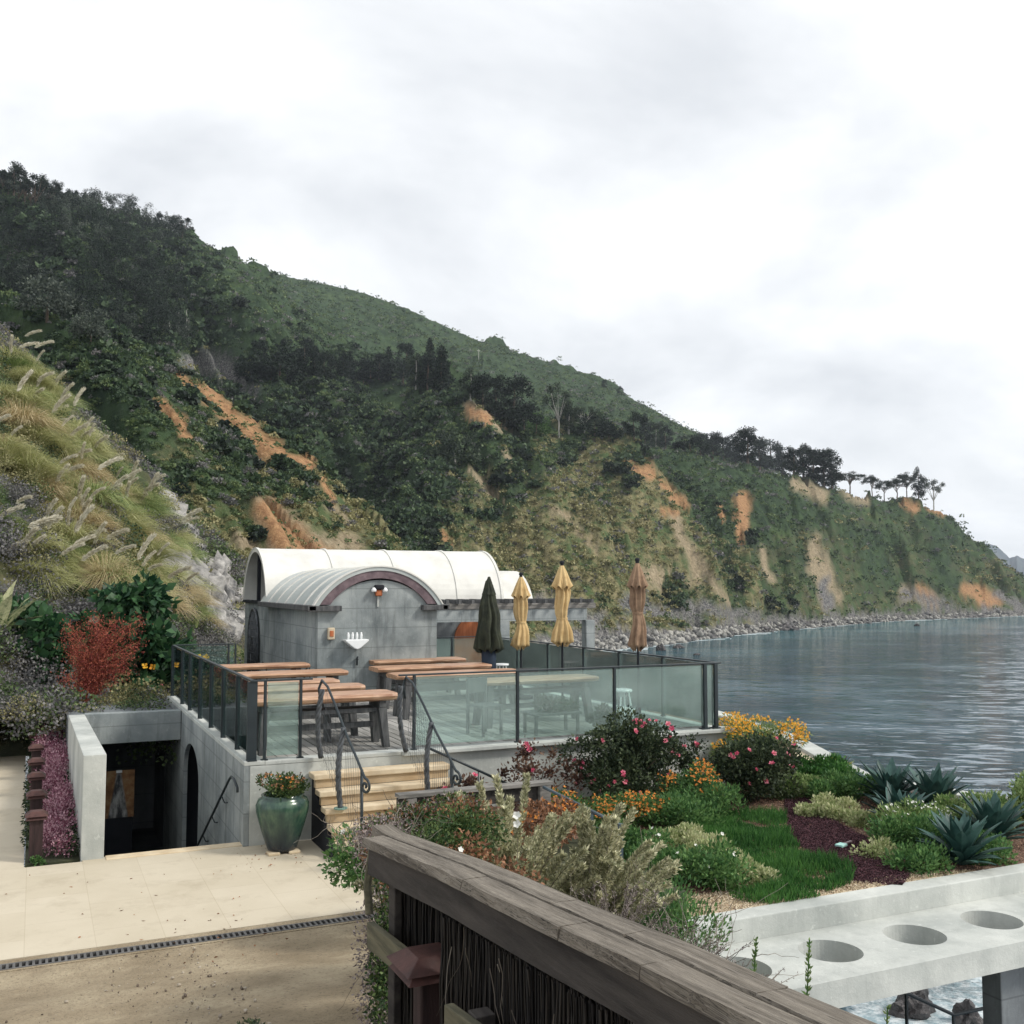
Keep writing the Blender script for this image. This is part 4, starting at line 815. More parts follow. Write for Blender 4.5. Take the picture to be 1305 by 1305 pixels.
def bollard(locn,label,group,h=.62,w=.075,capr=.12,big=False):
    o=empty('bollard_lamp',locn,label,'bollard',group)
    MB().box(-w,w,-w,w,0,h-.10).build('post',M['bollw'],o,bevel=.01)
    mb=MB(); c=capr
    for z0,z1,a,b in ((h-.105,h-.065,c*1.0,c*.75),(h-.064,h-.01,c*1.08,c*.55)):
        mb.add([(sx_*a,sy_*a,z0) for sx_,sy_ in((-1,-1),(1,-1),(1,1),(-1,1))]+[(sx_*b,sy_*b,z1) for sx_,sy_ in((-1,-1),(1,-1),(1,1),(-1,1))],[(3,2,1,0),(4,5,6,7),(0,1,5,4),(1,2,6,5),(2,3,7,6),(3,0,4,7)])
    mb.build('cap',M['rust'],o,bevel=.004); return o
for i,y in enumerate((13.78,15.12,16.55,17.9,19.4,20.9)): bollard((.09,y,0),'dark rusty capped bollard beside the path, '+['nearest of the row','second from the front','third from the front','fourth from the front','fifth from the front','farthest of the row'][i],'bollards along the path edge',h=.60)
bollard((1.62,4.38,.42),'rusty capped lamp post standing against the heavy timber fence','bollards along the path edge',h=1.28,w=.055,capr=.14)['group']='lamp post by the fence'
# second fence behind the shrubs
f2=empty('grey_plank_barrier',(4.8,11.35,0),'weathered grey plank barrier behind the silvery shrub','fence')
MB().box(-1.0,.96,-.08,.08,.87,.915).build('cap_board',M['greyw'],f2,bevel=.006); MB().box(-1.0,.9,-.02,.02,.70,.868).build('side_board',M['darkw'],f2,bevel=.005)
MB().box(.78,.93,-.075,.075,.1,.868).build('post',M['greyw'],f2,bevel=.008); MB().box(-.9,-.78,-.07,.07,.1,.868).build('post',M['greyw'],f2,bevel=.008)
bl=mat('blue_grey_metal',(.05,.075,.09),(.09,.12,.14),rough=.5,bump=.1)
f3=empty('garden_railing',(5.62,10.3,.2),'slim blue grey metal railing between the silvery shrub and the garden','railing')
MB().tube([(0,.95,.66),(.0,-.86,.58)],.02,8).build('top_rail',bl,f3)
for y in(.4,-.2,-.83): MB().box(-.025,.025,y-.02,y+.02,-.2,.6).build('post',bl,f3)
for z in(.15,.3,.45): MB().tube([(0,.95,z+.03),(0,-.83,z)],.005,5).build('wire',bl,f3)
# ================================================ FURNITURE
def slab_top(L,Wd,th,seedk):
    mb=MB(); n=22; rr=random.Random(seedk); sec=[(-.5,-.3),(-.53,.1),(-.49,.42),(-.40,.5),(0,.5),(.40,.5),(.49,.42),(.53,.1),(.5,-.3),(.44,-.5),(-.44,-.5)]
    for i in range(n+1):
        x=-L/2+L*i/n; e=1-.10*max(0,abs(2*i/n-1)-.9)*10
        for k,(a,b) in enumerate(sec):
            wv=float(fbm(np.array([x*2.3+seedk*7.]),np.array([0. if a<0 else 9.]),3,seedk)[0])*.035
            mb.v.append((x+ (rr.uniform(-.01,.01) if i in(0,n) else 0),a*Wd*e+ (wv if a>0 else -wv),b*th*e))
    m_=len(sec)
    for i in range(n):
        for k in range(m_): a=i*m_+k; b=i*m_+(k+1)%m_; mb.f.append((a,b,b+m_,a+m_))
    mb.f.append(tuple(range(m_))[::-1]); mb.f.append(tuple(n*m_+k for k in range(m_))); return mb
def table(c,L,Wd,label,seedk,th=.088,h=.76,group='thick plank tables on the deck'):
    o=empty('dining_table',(c[0],c[1],.985),label,'table',group)
    t=slab_top(L,Wd,th,seedk); t.v=[(a,b,z+h-th/2) for a,b,z in t.v]; t.build('tabletop',M['table'],o,bevel=0)
    for sx_ in(-1,1):
        for sy_ in(-1,1):
            x=sx_*(L/2-.22); y=sy_*Wd*.30; mb=MB(); a,b=.045,.06
            mb.add([(x-a+sx_*.05,y-b+sy_*.07,0),(x+a+sx_*.05,y-b+sy_*.07,0),(x+a+sx_*.05,y+b+sy_*.07,0),(x-a+sx_*.05,y+b+sy_*.07,0),(x-a*1.3,y-b*1.2,h-th-.1),(x+a*1.3,y-b*1.2,h-th-.1),(x+a*1.3,y+b*1.2,h-th-.1),(x-a*1.3,y+b*1.2,h-th-.1)],[(3,2,1,0),(4,5,6,7),(0,1,5,4),(1,2,6,5),(2,3,7,6),(3,0,4,7)])
            mb.build('leg',M['leg'],o,bevel=.006)
        x=sx_*(L/2-.22); MB().box(x-.05,x+.05,-Wd*.42,Wd*.42,h-th-.098,h-th-.002).build('crosspiece',M['leg'],o,bevel=.006)
    MB().box(-(L/2-.28),L/2-.28,-.03,.03,.26,.34).build('stretcher',M['leg'],o,bevel=.006)
    MB().box(-(L/2-.28),L/2-.28,-Wd*.30,Wd*.30,h-th-.16,h-th-.10).build('apron',M['leg'],o,bevel=.005)
    return o
table((4.05,20.35),1.75,.55,'orange plank table farthest back on the left side, near the iron gate',1)
table((4.15,18.45),2.0,.62,'orange plank table second from the back on the left side of the deck',2)
table((3.66,16.75),1.75,.50,'short orange plank table in the middle of the left side, partly hidden',3)
table((3.68,15.72),1.98,.55,'orange plank table just behind the nearest one on the left side',4)
table((3.72,14.50),2.1,.62,'nearest orange plank table, at the head of the deck stairs',5,th=.11)
table((7.25,20.45),2.0,.62,'reddish plank table closest to the gable wall, on the right side',6)
table((6.95,18.75),2.3,.62,'middle plank table of the three in front of the gable wall',7)
table((6.85,17.2),2.4,.66,'front plank table of the three in front of the gable wall',8)
table((7.6,15.6),2.2,.62,'plank table seen through the long glass railing',9)
bn=empty('bench',(4.35,15.1,.985),'low grey bench under the nearest plank table','bench'); MB().box(-.5,.5,-.14,.14,.40,.45).build('seat',M['leg'],bn,bevel=.01)
for sx_ in(-1,1): MB().box(sx_*.38-.03,sx_*.38+.03,-.12,.12,.0,.398).build('leg',M['leg'],bn,bevel=.006)
def stool(locn,label,m):
    o=empty('bar_stool',locn,label,'stool','stools on the deck'); MB().lathe([(0,.60),(.15,.60),(.16,.62),(.15,.64),(0,.64)],18).build('seat',m,o)
    for k in range(4): a=PI/4+k*PI/2; MB().tube([(math.cos(a)*.2,math.sin(a)*.2,0),(math.cos(a)*.1,math.sin(a)*.1,.60)],.013,6).build('leg',m,o)
    MB().tube([(math.cos(a)*.155,math.sin(a)*.155,.27) for a in np.linspace(0,2*PI,17)],.008,5,cap=False).build('foot_ring',m,o); return o
stool((8.55,14.3,.985),'white round stool behind the right part of the long glass railing',M['white'])
stool((8.95,19.9,.985),'white round stool beside the dark green parasol',M['white'])
def chair(locn,rz,label):
    o=empty('chair',locn,label,'chair','dark chairs on the deck',rz); MB().box(-.2,.2,-.2,.2,.43,.46).build('seat',M['leg'],o,bevel=.01)
    MB().box(-.2,.2,.18,.21,.62,.85).build('backrest',M['leg'],o,bevel=.01)
    for a,b,h in((-.18,-.18,.43),(.18,-.18,.43),(-.18,.19,.85),(.18,.19,.85)): MB().box(a-.018,a+.018,b-.018,b+.018,0,h).build('leg',M['leg'],o)
chair((6.35,14.75,.985),.3,'dark chair behind the glass, left one near the stairs'); chair((7.9,16.5,.985),2.8,'dark chair behind the glass, beside the farther plank table')
lt=empty('low_table',(7.35,14.45,.985),'low dark table holding a succulent tray behind the glass','low table'); MB().box(-.42,.42,-.25,.25,.30,.34).build('tabletop',M['leg'],lt,bevel=.01)
for a in(-1,1):
    for b in(-1,1): MB().box(a*.36-.02,a*.36+.02,b*.2-.02,b*.2+.02,0,.298).build('leg',M['leg'],lt)
# ---- closed parasols
def canopy(zb,zt1,rb,rtp,waist=None,pleats=9,seedk=0,m=None,skirt=True):
    rr=random.Random(seedk); mb=MB(); n=72; K=34; ph0=rr.uniform(0,6)
    base=len(mb.v)
    for i in range(K+1):
        t=i/K; z=zb+(zt1-zb)*t
        if waist: 
            w,ww=waist; r=np.interp(t,[0,.03,w*.5,w,w+.06,.55,.80,.86,1],[rb*.55,rb,rb*.92,ww,ww*1.25,rtp*1.05,rtp,rtp*.8,.02]); pd=np.interp(t,[0,w*.7,w,.5,.8,1],[.26,.14,.05,.16,.16,.0])
        else: r=np.interp(t,[0,.02,.5,.85,.97,1],[rb*.9,rb,rb*.72,rb*.38,rb*.2,.015]); pd=np.interp(t,[0,.5,1],[.26,.20,.05])
        for k in range(n):
            a=2*PI*k/n; q=1+pd*math.sin(a*pleats+ph0+math.sin(t*5+seedk)*.8)+pd*.45*math.sin(a*(pleats+4)+t*3)
            dz=(.05*math.sin(a*pleats+ph0) if i==0 else 0); wob=.014*math.sin(t*9+seedk)+.010*math.sin(t*17+seedk*2); q*=1+.10*math.sin(a*2+t*7+seedk)+.05*math.sin(a*3-t*13); mb.v.append((r*q*math.cos(a)+wob,r*q*math.sin(a),z+dz))
    for i in range(K):
        for k in range(n): a=base+i*n+k; b=base+i*n+(k+1)%n; mb.f.append((a,b,b+n,a+n))
    mb.f.append(tuple(base+K*n+k for k in range(n)))
    return mb
def parasol(locn,H,hem,m,label,rb=.17,rtp=.12,waist=(.30,.07),seedk=1,finial=True,vent=True):
    o=empty('closed_parasol',locn,label,'parasol','closed parasols on the deck')
    MB().tube([(0,0,.05),(0,0,H-.05)],.021,10).build('pole',M['dark'],o); MB().lathe([(0,0),(.25,0),(.25,.05),(.05,.07),(.04,.25),(0,.25)],24).build('base',M['dark'],o)
    c=canopy(hem,H-.06,rb,rtp,waist,9,seedk).build('canopy',m,o,smooth=True)
    if vent:
        mb=MB(); n=64; rr_=rtp*1.45
        for (r,z,p) in ((rr_,H-.46,.24),(rr_*.85,H-.34,.16),(rr_*.55,H-.18,.1),(.035,H-.045,0)):
            for k in range(n): a=2*PI*k/n; mb.v.append((r*(1+p*math.sin(a*8+seedk))*math.cos(a),r*(1+p*math.sin(a*8+seedk))*math.sin(a),z+(.04*math.sin(a*8+seedk) if p>.2 else 0)))
        for i in range(3):
            for k in range(n): a=i*n+k; b=i*n+(k+1)%n; mb.f.append((a,b,b+n,a+n))
        mb.build('vent_cap',m,c,smooth=True,fix=False)
    if waist: MB().lathe([(.0,-.02),(waist[1]*1.12,-.02),(waist[1]*1.15,0),(waist[1]*1.12,.02),(0,.02)],20,c=(0,0,hem+(H-.06-hem)*waist[0])).build('tie',m,c)
    if finial: MB().lathe([(0,-.06),(.03,-.06),(.035,-.03),(.03,0),(.045,.03),(.035,.06),(0,.07)],16,c=(0,0,H-.02)).build('finial',M['dark'],o,smooth=True)
    return o
p1_=parasol((8.27,19,.985),2.47,.98,M['um_gr'],'dark olive green closed parasol, leftmost of the row',rb=.25,rtp=.2,waist=None,seedk=3,finial=False,vent=False)
MB().lathe([(0,.25),(.14,.25),(.15,.95),(.12,1.08),(0,1.08)],16).build('sleeve',mat('navy_sleeve',(.02,.03,.05),(.03,.045,.07)),p1_,smooth=True)
mb=MB(); n=48
for (r,z) in((.13,2.10),(.10,2.2),(.02,2.46)):
    for k in range(n): a=2*PI*k/n; mb.v.append((r*(1+.15*math.sin(a*8))*math.cos(a),r*(1+.15*math.sin(a*8))*math.sin(a),z))
for i in range(2):
    for k in range(n): a=i*n+k; b=i*n+(k+1)%n; mb.f.append((a,b,b+n,a+n))
mb.build('vent_cap',M['um_gr'],p1_,smooth=True,fix=False)
parasol((8.98,19,.985),2.50,1.02,M['um_tan'],'tan closed parasol beside the dark green one',rb=.165,rtp=.115,waist=(.36,.085),seedk=5)
parasol((8.88,17,.985),2.70,1.20,M['um_tan'],'taller tan closed parasol in the middle of the row',rb=.165,rtp=.12,waist=(.33,.09),seedk=8)
parasol((9.28,15,.985),2.71,1.22,M['um_br'],'brown closed parasol nearest the sea',rb=.14,rtp=.105,waist=(.42,.08),seedk=11)
# ---- green pot
po=empty('glazed_pot',(2.86,12.98,0),'tall green glazed pot at the corner of the platform, left of the stairs','pot')
prof=[(.0,.03),(.17,.03),(.185,.06),(.23,.2),(.285,.38),(.315,.5),(.32,.58),(.30,.645),(.25,.675),(.262,.70),(.235,.70),(.22,.66),(0,.64)]
pt=mat('green_glaze',(.006,.018,.025),(.10,.165,.10),scale=2.6,rough=.2,bump=.1,spec=.6,c3=(.028,.068,.048),stretch=(2.2,2.2,.9),lo=.3,hi=.7,
  extra=lambda t,c,s,p:mixc(t,(.008,.014,.028),c,ramp(t,(lambda z:(t.links.new(s,z.inputs[0]),z.outputs[2])[1])(N(t,'ShaderNodeSeparateXYZ')),.02,.42)))
MB().lathe(prof,40,mod=lambda a,z:1+(.018*abs(math.sin(a*9)) if .1<z<.6 else 0)).build('vessel',pt,po,smooth=True)
for x in(-.13,.12): MB().box(x-.07,x+.07,-.19,-.03,0,.032).build('foot_brick',M['sand'],po,bevel=.008)
# mound beside the pot: dark recess planting under the stair side
# ================================================ PLANTS
L_={}
L_['rose']=leafmat('rose_leaf',(.02,.035,.018),(.075,.10,.045),c3=(.04,.06,.03),scale=3,transl=.2)
L_['rosered']=leafmat('rose_young_leaf',(.07,.035,.03),(.14,.08,.05),scale=3,transl=.2)
L_['grass']=leafmat('lawn_grass',(.025,.09,.02),(.09,.22,.05),c3=(.05,.15,.035),scale=1.5,transl=.35)
L_['lgreen']=leafmat('light_leaf',(.12,.21,.06),(.30,.38,.16),scale=3,transl=.3)
L_['green']=leafmat('fresh_green_leaf',(.05,.13,.04),(.14,.26,.08),scale=3,transl=.3)
L_['vari']=leafmat('cream_green_leaf',(.26,.32,.13),(.56,.56,.33),c3=(.40,.44,.22),scale=4,transl=.25)
L_['silver']=leafmat('silvery_leaf',(.30,.31,.18),(.72,.69,.47),c3=(.50,.49,.30),scale=3,isl=.7,transl=.2)
L_['grey']=leafmat('dry_grey_leaf',(.15,.12,.12),(.33,.28,.26),scale=3,isl=.7,transl=.1)
L_['vine']=leafmat('vine_leaf',(.025,.06,.018),(.12,.17,.055),c3=(.06,.105,.032),scale=5,transl=.25)
L_['brown']=leafmat('brown_vine_leaf',(.13,.065,.035),(.34,.17,.09),scale=5,isl=.7,transl=.2)
L_['orange']=leafmat('orange_petal',(.62,.20,.04),(.85,.36,.07),scale=9,isl=.8,transl=.25)
L_['yellow']=leafmat('yellow_orange_petal',(.75,.33,.03),(.88,.50,.05),scale=9,isl=.8,transl=.25)
L_['pink']=leafmat('rose_petal',(.65,.11,.20),(.85,.32,.38),scale=9,isl=.8,transl=.25)
L_['white']=leafmat('white_petal',(.72,.72,.66),(.85,.85,.80),scale=9,transl=.2)
L_['agave']=mat('agave_leaf',(.018,.055,.048),(.06,.13,.11),scale=5,rough=.5,bump=.05,isl=.4)
L_['red']=leafmat('red_leaf',(.17,.03,.028),(.42,.12,.075),scale=5,isl=.8,transl=.25)
L_['big']=leafmat('broad_dark_leaf',(.012,.045,.02),(.055,.13,.05),scale=3,transl=.25,rough=.45)
L_['pam']=leafmat('pampas_blade',(.30,.32,.12),(.60,.58,.32),c3=(.44,.45,.20),scale=.7,isl=.7,transl=.3)
L_['pamg']=leafmat('green_pampas_blade',(.16,.24,.08),(.42,.47,.20),c3=(.28,.35,.13),scale=.7,isl=.7,transl=.3)
L_['pams']=leafmat('straw_blade',(.42,.34,.18),(.62,.52,.32),scale=.7,isl=.7,transl=.3)
L_['plume']=leafmat('pampas_plume',(.56,.52,.40),(.80,.76,.64),scale=5,isl=.5,transl=.3)
L_['shrubg']=leafmat('grey_scrub_leaf',(.11,.10,.12),(.27,.25,.25),c3=(.17,.17,.17),scale=2,isl=.7,transl=.15)
L_['heath']=leafmat('heath_leaf',(.05,.055,.03),(.16,.14,.08),c3=(.09,.095,.05),scale=3,isl=.6,transl=.2)
bark=mat('brown_bark',(.06,.045,.035),(.16,.12,.09),scale=6,bump=.5,stretch=(4,4,1))
pale_bark=mat('pale_bark',(.30,.28,.25),(.5,.48,.44),scale=6,bump=.3,stretch=(4,4,1))
def norm(a): return a/(np.linalg.norm(a,axis=1,keepdims=True)+1e-9)
def flowers(name,m,P,size,petals,parent,rg,tilt=.5,layers=1):
    """blossoms: rings of petals opening upward/outward"""
    n=len(P); ax=rand_dirs(n,rg)*tilt; ax[:,2]+=.6; ax[:,0]-=.1; ax[:,1]-=.45; ax=norm(ax); V=[];Fs=[];b=0
    for i in range(n):
        u=np.cross(ax[i],[.3,.9,.1]); u/=np.linalg.norm(u); w=np.cross(ax[i],u)
        for ly in range(layers):
            op=.75-.45*ly; sz=size*(1-.25*ly)*rg.uniform(.75,1.2)
            for k in range(petals):
                a=2*PI*k/petals+ly*.5+rg.normal()*.1; d=(u*math.cos(a)+w*math.sin(a)); s_=(-u*math.sin(a)+w*math.cos(a)); c=P[i]+ax[i]*size*.1*ly
                tip=c+d*sz*op+ax[i]*sz*(1-op*.7); V+= [c,c+d*sz*op*.6+s_*sz*.32+ax[i]*sz*.35,tip,c+d*sz*op*.6-s_*sz*.32+ax[i]*sz*.35]; Fs.append((b,b+1,b+2,b+3)); b+=4
    return npmesh(name,np.array(V),np.array(Fs),m,parent)
def bush(name,locn,label,cat,m,R3,nl,Ls,Ws,seedk,group=None,k=14,r=.3,zb=None,stem=True,flower=None,shell=.7,up=.3,stemr=.012,extra=None,fname='foliage'):
    rg=np.random.default_rng(seedk); o=empty(name,locn,label,cat,group)
    fo_,P,d=shrub(fname,m,R3,nl,Ls,Ws,k,r,zb,up,o,rg,shell)
    if stem: stems_mb(9,max(R3[0],R3[1])*.8,R3[2]*1.6,stemr,random.Random(seedk)).build('stems',bark,o,fix=False)
    if extra:
        for (mm,frac,nm) in extra:
            pass
    if flower:
        for (mm,nf,sz,pet,lay,zmin,nm) in flower:
            # choose outer points
            c=np.array([0,0,R3[2]]); q=P-np.array([0,0,P[:,2].mean()]); sc_=np.linalg.norm(q/np.array(R3),axis=1); sel=np.where((sc_>np.quantile(sc_,.72))&(P[:,2]>zmin)&(d[:,1]<.5))[0]
            if len(sel)<nf: sel=np.where(P[:,2]>zmin)[0]
            nf=min(nf,len(P)); sel=sel if len(sel)>=nf else np.arange(len(P)); pk=P[rg.choice(sel,nf,replace=False)]+rand_dirs(nf,rg)*.02+np.array([0,-.02,.03]); flowers(nm,mm,pk,sz,pet,o,rg,layers=lay)
    return o
# roses against the platform wall
bush('rose_bush',(7.55,12.55,.2),'large rose bush with pink roses against the middle of the platform wall','rose bush',L_['rose'],(.78,.55,.58),15000,.05,.032,101,'rose bushes by the deck',k=40,r=.26,flower=[(L_['pink'],42,.052,5,2,.25,'roses')])
bush('rose_bush',(9.45,12.1,.2),'rounded rose bush with a few pink roses by the right corner of the platform','rose bush',L_['rose'],(.68,.5,.46),11000,.05,.032,102,'rose bushes by the deck',k=30,r=.26,flower=[(L_['pink'],20,.055,5,2,.2,'roses')])
bush('rose_bush',(8.75,12.75,.2),'thin twiggy rose between the two full rose bushes','rose bush',L_['rose'],(.6,.35,.38),3000,.05,.03,103,'rose bushes by the deck',k=18,r=.2,flower=[(L_['pink'],10,.05,5,2,.15,'roses')],shell=.4)
bush('rose_bush',(6.15,12.55,.2),'sparse reddish rose shoots in front of the platform wall, left of the big bush','rose bush',L_['rosered'],(.75,.35,.48),2300,.05,.032,104,'rose bushes by the deck',k=26,r=.18,flower=[(L_['pink'],9,.055,5,2,.1,'roses')],shell=.3,up=.5)
bush('rose_bush',(5.2,12.5,.1),'low reddish rose shoots beside the stair handrail','rose bush',L_['rosered'],(.45,.3,.35),1500,.05,.032,105,'rose bushes by the deck',k=16,r=.16,flower=[(L_['pink'],5,.06,5,2,.1,'roses')],shell=.3,up=.5)
# orange flowering plants
bush('wallflower',(7.05,11.55,.2),'wide orange flowering plant in front of the big rose bush','flowering plant',L_['green'],(.62,.4,.20),5000,.05,.018,111,'orange flowering plants',k=18,r=.2,flower=[(L_['orange'],520,.026,4,1,.14,'blossoms')])
bush('wallflower',(8.3,12.05,.2),'small orange flowering plant between the two rose bushes','flowering plant',L_['green'],(.42,.32,.27),4000,.05,.018,112,'orange flowering plants',k=14,r=.2,flower=[(L_['orange'],190,.026,4,1,.2,'blossoms')])
bush('wallflower',(6.25,11.75,.2),'orange flowers at the end of the grey plank barrier','flowering plant',L_['green'],(.45,.35,.22),2500,.05,.018,113,'orange flowering plants',k=12,r=.2,flower=[(L_['orange'],150,.026,4,1,.14,'blossoms')])
bush('wallflower',(10.4,13.4,.2),'bright yellow orange flower clump behind the rose bush, near the sea edge wall','flowering plant',L_['lgreen'],(.80,.6,.48),11000,.06,.016,114,'orange flowering plants',k=26,r=.24,flower=[(L_['yellow'],800,.028,4,1,.55,'blossoms')])
bush('wallflower',(12.1,13.3,.2),'lone thin stem with two orange flowers at the sea edge wall','flowering plant',L_['lgreen'],(.2,.15,.2),260,.05,.015,115,'orange flowering plants',k=5,r=.1,flower=[(L_['orange'],8,.05,4,1,.25,'blossoms')],shell=.3)
# green mounds
gm=[((11.6,15.6,.2),(.55,.9,.18),'green','low green plants beside the sea edge wall near the platform corner'),
 ((11.5,13.0,.2),(.5,.55,.13),'grass','small bright green tuft behind the brown soil, near the edge wall'),
 ((10.75,11.7,.2),(.62,.45,.17),'green','green ground cover left of the farthest agave'),
 ((10.15,12.1,.2),(.5,.4,.12),'lgreen','pale green low plants right of the rounded rose bush'),
 ((9.35,9.15,.2),(.42,.34,.17),'green','rounded green herb mound right of the dark soil'),
 ((9.8,9.6,.2),(.42,.35,.19),'lgreen','leafy green plant with white daisies, behind the front agave'),
 ((10.7,9.45,.2),(.62,.4,.2),'lgreen','light green bush between the two right agaves and the sea'),
 ((8.75,8.45,.2),(.30,.24,.10),'green','dark green mat left of the front agave'),
 ((9.75,8.5,.2),(.32,.25,.12),'green','small green plant right of the front agave'),
 ((11.6,9.3,.2),(.5,.5,.3),'lgreen','yellow green bush at the right edge of the garden'),
 ((6.2,10.25,.2),(.38,.40,.17),'green','round dark green mound right of the slim metal railing'),
 ((5.95,9.3,.2),(.26,.3,.15),'green','green plants at the foot of the slim metal railing'),
 ((6.35,8.95,.2),(.36,.38,.17),'green','dense green mound at the corner of the gravel strip'),
 ((7.55,11.2,.2),(.40,.28,.18),'green','upright green herbs in front of the orange flowers'),
 ((8.2,11.55,.2),(.40,.3,.2),'green','feathery green herbs left of the rounded rose bush')]
for i,(l,R3,mm,lab) in enumerate(gm):
    fl=None
    if 'daisies' in lab: fl=[(L_['white'],70,.022,7,1,.22,'daisies')]
    elif i in(10,12): fl=[(L_['white'],7,.03,6,1,.15,'blossoms')]
    bush('garden_shrub',l,lab,'green plant',L_[mm],(R3[0],R3[1],R3[2]),int(4200*R3[0]*R3[1]/.2),.055,.027,120+i,'green mounds in the garden',k=18,r=.16,stem=False,flower=fl,up=.8)
vg=[((7.0,9.75,.2),(.34,.55,.06),'cream edged ground cover between the dark mounds and the grass'),((7.05,10.6,.2),(.32,.3,.07),'cream edged ground cover behind the first patch, near the orange flowers'),
 ((9.75,11.0,.2),(.55,.35,.07),'pale cream green ground cover above the dark soil'),((9.85,10.35,.2),(.30,.35,.05),'pale cream green ground cover along the right side of the dark soil'),((8.75,9.05,.2),(.22,.14,.06),'small pale rosette plant beside the dark soil'),
 ((6.9,9.05,.2),(.14,.35,.07),'yellowish edge plants along the grass patch')]
for i,(l,R3,lab) in enumerate(vg): bush('ground_cover',l,lab,'ground cover',L_['vari'],R3,int(4200*R3[0]*R3[1]/.15),.045,.026,150+i,'pale ground cover patches',k=16,r=.12,stem=False,up=.9)
# lawn-like grass patch
def inpoly(x,y,poly):
    c=np.zeros(len(x),bool); n=len(poly); j=n-1
    for i in range(n):
        xi,yi=poly[i]; xj,yj=poly[j]; c^=((yi>y)!=(yj>y))&(x<(xj-xi)*(y-yi)/(yj-yi+1e-12)+xi); j=i
    return c
def gpoly(pts,z=.2): return [tuple(gz(a,b,z)[:2]) for a,b in pts]
gp_=gpoly([(878,1052),(905,1036),(1000,1040),(1008,1070),(1030,1090),(1088,1112),(1086,1128),(1040,1146),(985,1155),(945,1152),(915,1138),(908,1110),(880,1085)])
rg=np.random.default_rng(60); xs=rg.uniform(6,10,60000); ys_=rg.uniform(8,12,60000); mk=inpoly(xs,ys_,gp_)&(vnoise(xs*3.2,ys_*3.2,9)+.35*vnoise(xs*9,ys_*9,4)>.36); xs,ys_=xs[mk][:21000],ys_[mk][:21000]; n=len(xs)
hgt=(.05+.15*vnoise(xs*3.2,ys_*3.2,9)**1.3)*(.6+.6*rg.random(n)); Dv=rand_dirs(n,rg)*.45; Dv[:,2]=1; Dv=norm(Dv)
v,f=leaves(np.stack([xs,ys_,np.full(n,.2)],1),Dv,hgt,.011,rg,bend=.1); tag(npmesh('garden_grass',v,f,L_['grass']),kind='stuff')
# dark mulch heap, gravel strip, bark chips
def chips(name,poly,n,size,m,z,rg,hf=None,flat=.3):
    x0=min(a for a,b in poly);x1=max(a for a,b in poly);y0=min(b for a,b in poly);y1=max(b for a,b in poly)
    x=rg.uniform(x0,x1,n*3);y=rg.uniform(y0,y1,n*3); mk=inpoly(x,y,poly); x,y=x[mk][:n],y[mk][:n]; n=len(x); zz=z+(hf(x,y) if hf is not None else 0)+rg.random(n)*size*.8
    D=rand_dirs(n,rg); D[:,2]*=flat; v,f=leaves(np.stack([x,y,zz],1),norm(D),size*(.5+rg.random(n)),size*.55,rg,bend=.3); return npmesh(name,v,f,m)
dp_=gpoly([(1000,1022),(1045,1018),(1062,1048),(1100,1068),(1150,1100),(1160,1118),(1150,1130),(1088,1126),(1085,1108),(1028,1086),(1006,1064)])
mulch=mat('dark_purple_mulch',(.035,.017,.022),(.11,.05,.06),scale=9,isl=.9,rough=1,bump=.4)
tag(MB().prism(dp_,2,.19,.215).build('dark_soil_patch',mulch),kind='structure')
tag(chips('mulch_chips',dp_,30000,.022,mulch,.215,rg,lambda x,y: .02*vnoise(x*4,y*4,2)),kind='stuff')
tag(chips('bark_chips',gard[:5]+gard[8:],60000,.022,mat('bark_chip',(.12,.06,.045),(.40,.25,.17),scale=9,isl=1,bump=0,rough=1),.2,rg),kind='stuff')
grv=mat('tan_gravel',(.40,.32,.21),(.68,.58,.43),scale=9,isl=1,bump=.2,rough=.95)
gs=[(5.62,8.2),(9.3,8.2),(8.7,8.42),(7.9,8.40),(7.2,8.55),(6.6,8.62),(6.1,8.75),(5.62,8.9)]
tag(MB().prism(gs,2,.19,.207).build('gravel_strip',grv),kind='structure')
tag(chips('gravel_stones',gs,9000,.02,grv,.207,rg,flat=.6),kind='stuff')
g2=gpoly([(1010,944),(1100,1000),(1085,1012),(1060,1010),(1015,965)]); tag(MB().prism(g2,2,.19,.206).build('gravel_edge',grv),kind='structure')
pm=empty('garden_marker',(8.6,9.5,.22),'small teal and white marker lying on the dark soil','plant marker',rz=.35)
MB().box(-.03,.10,-.05,.05,.02,.05).build('head',mat('teal_plastic',(.25,.5,.45),(.5,.7,.66),scale=20),pm,bevel=.008); MB().box(.10,.28,-.015,.015,.03,.045).build('stake',M['trim'],pm)
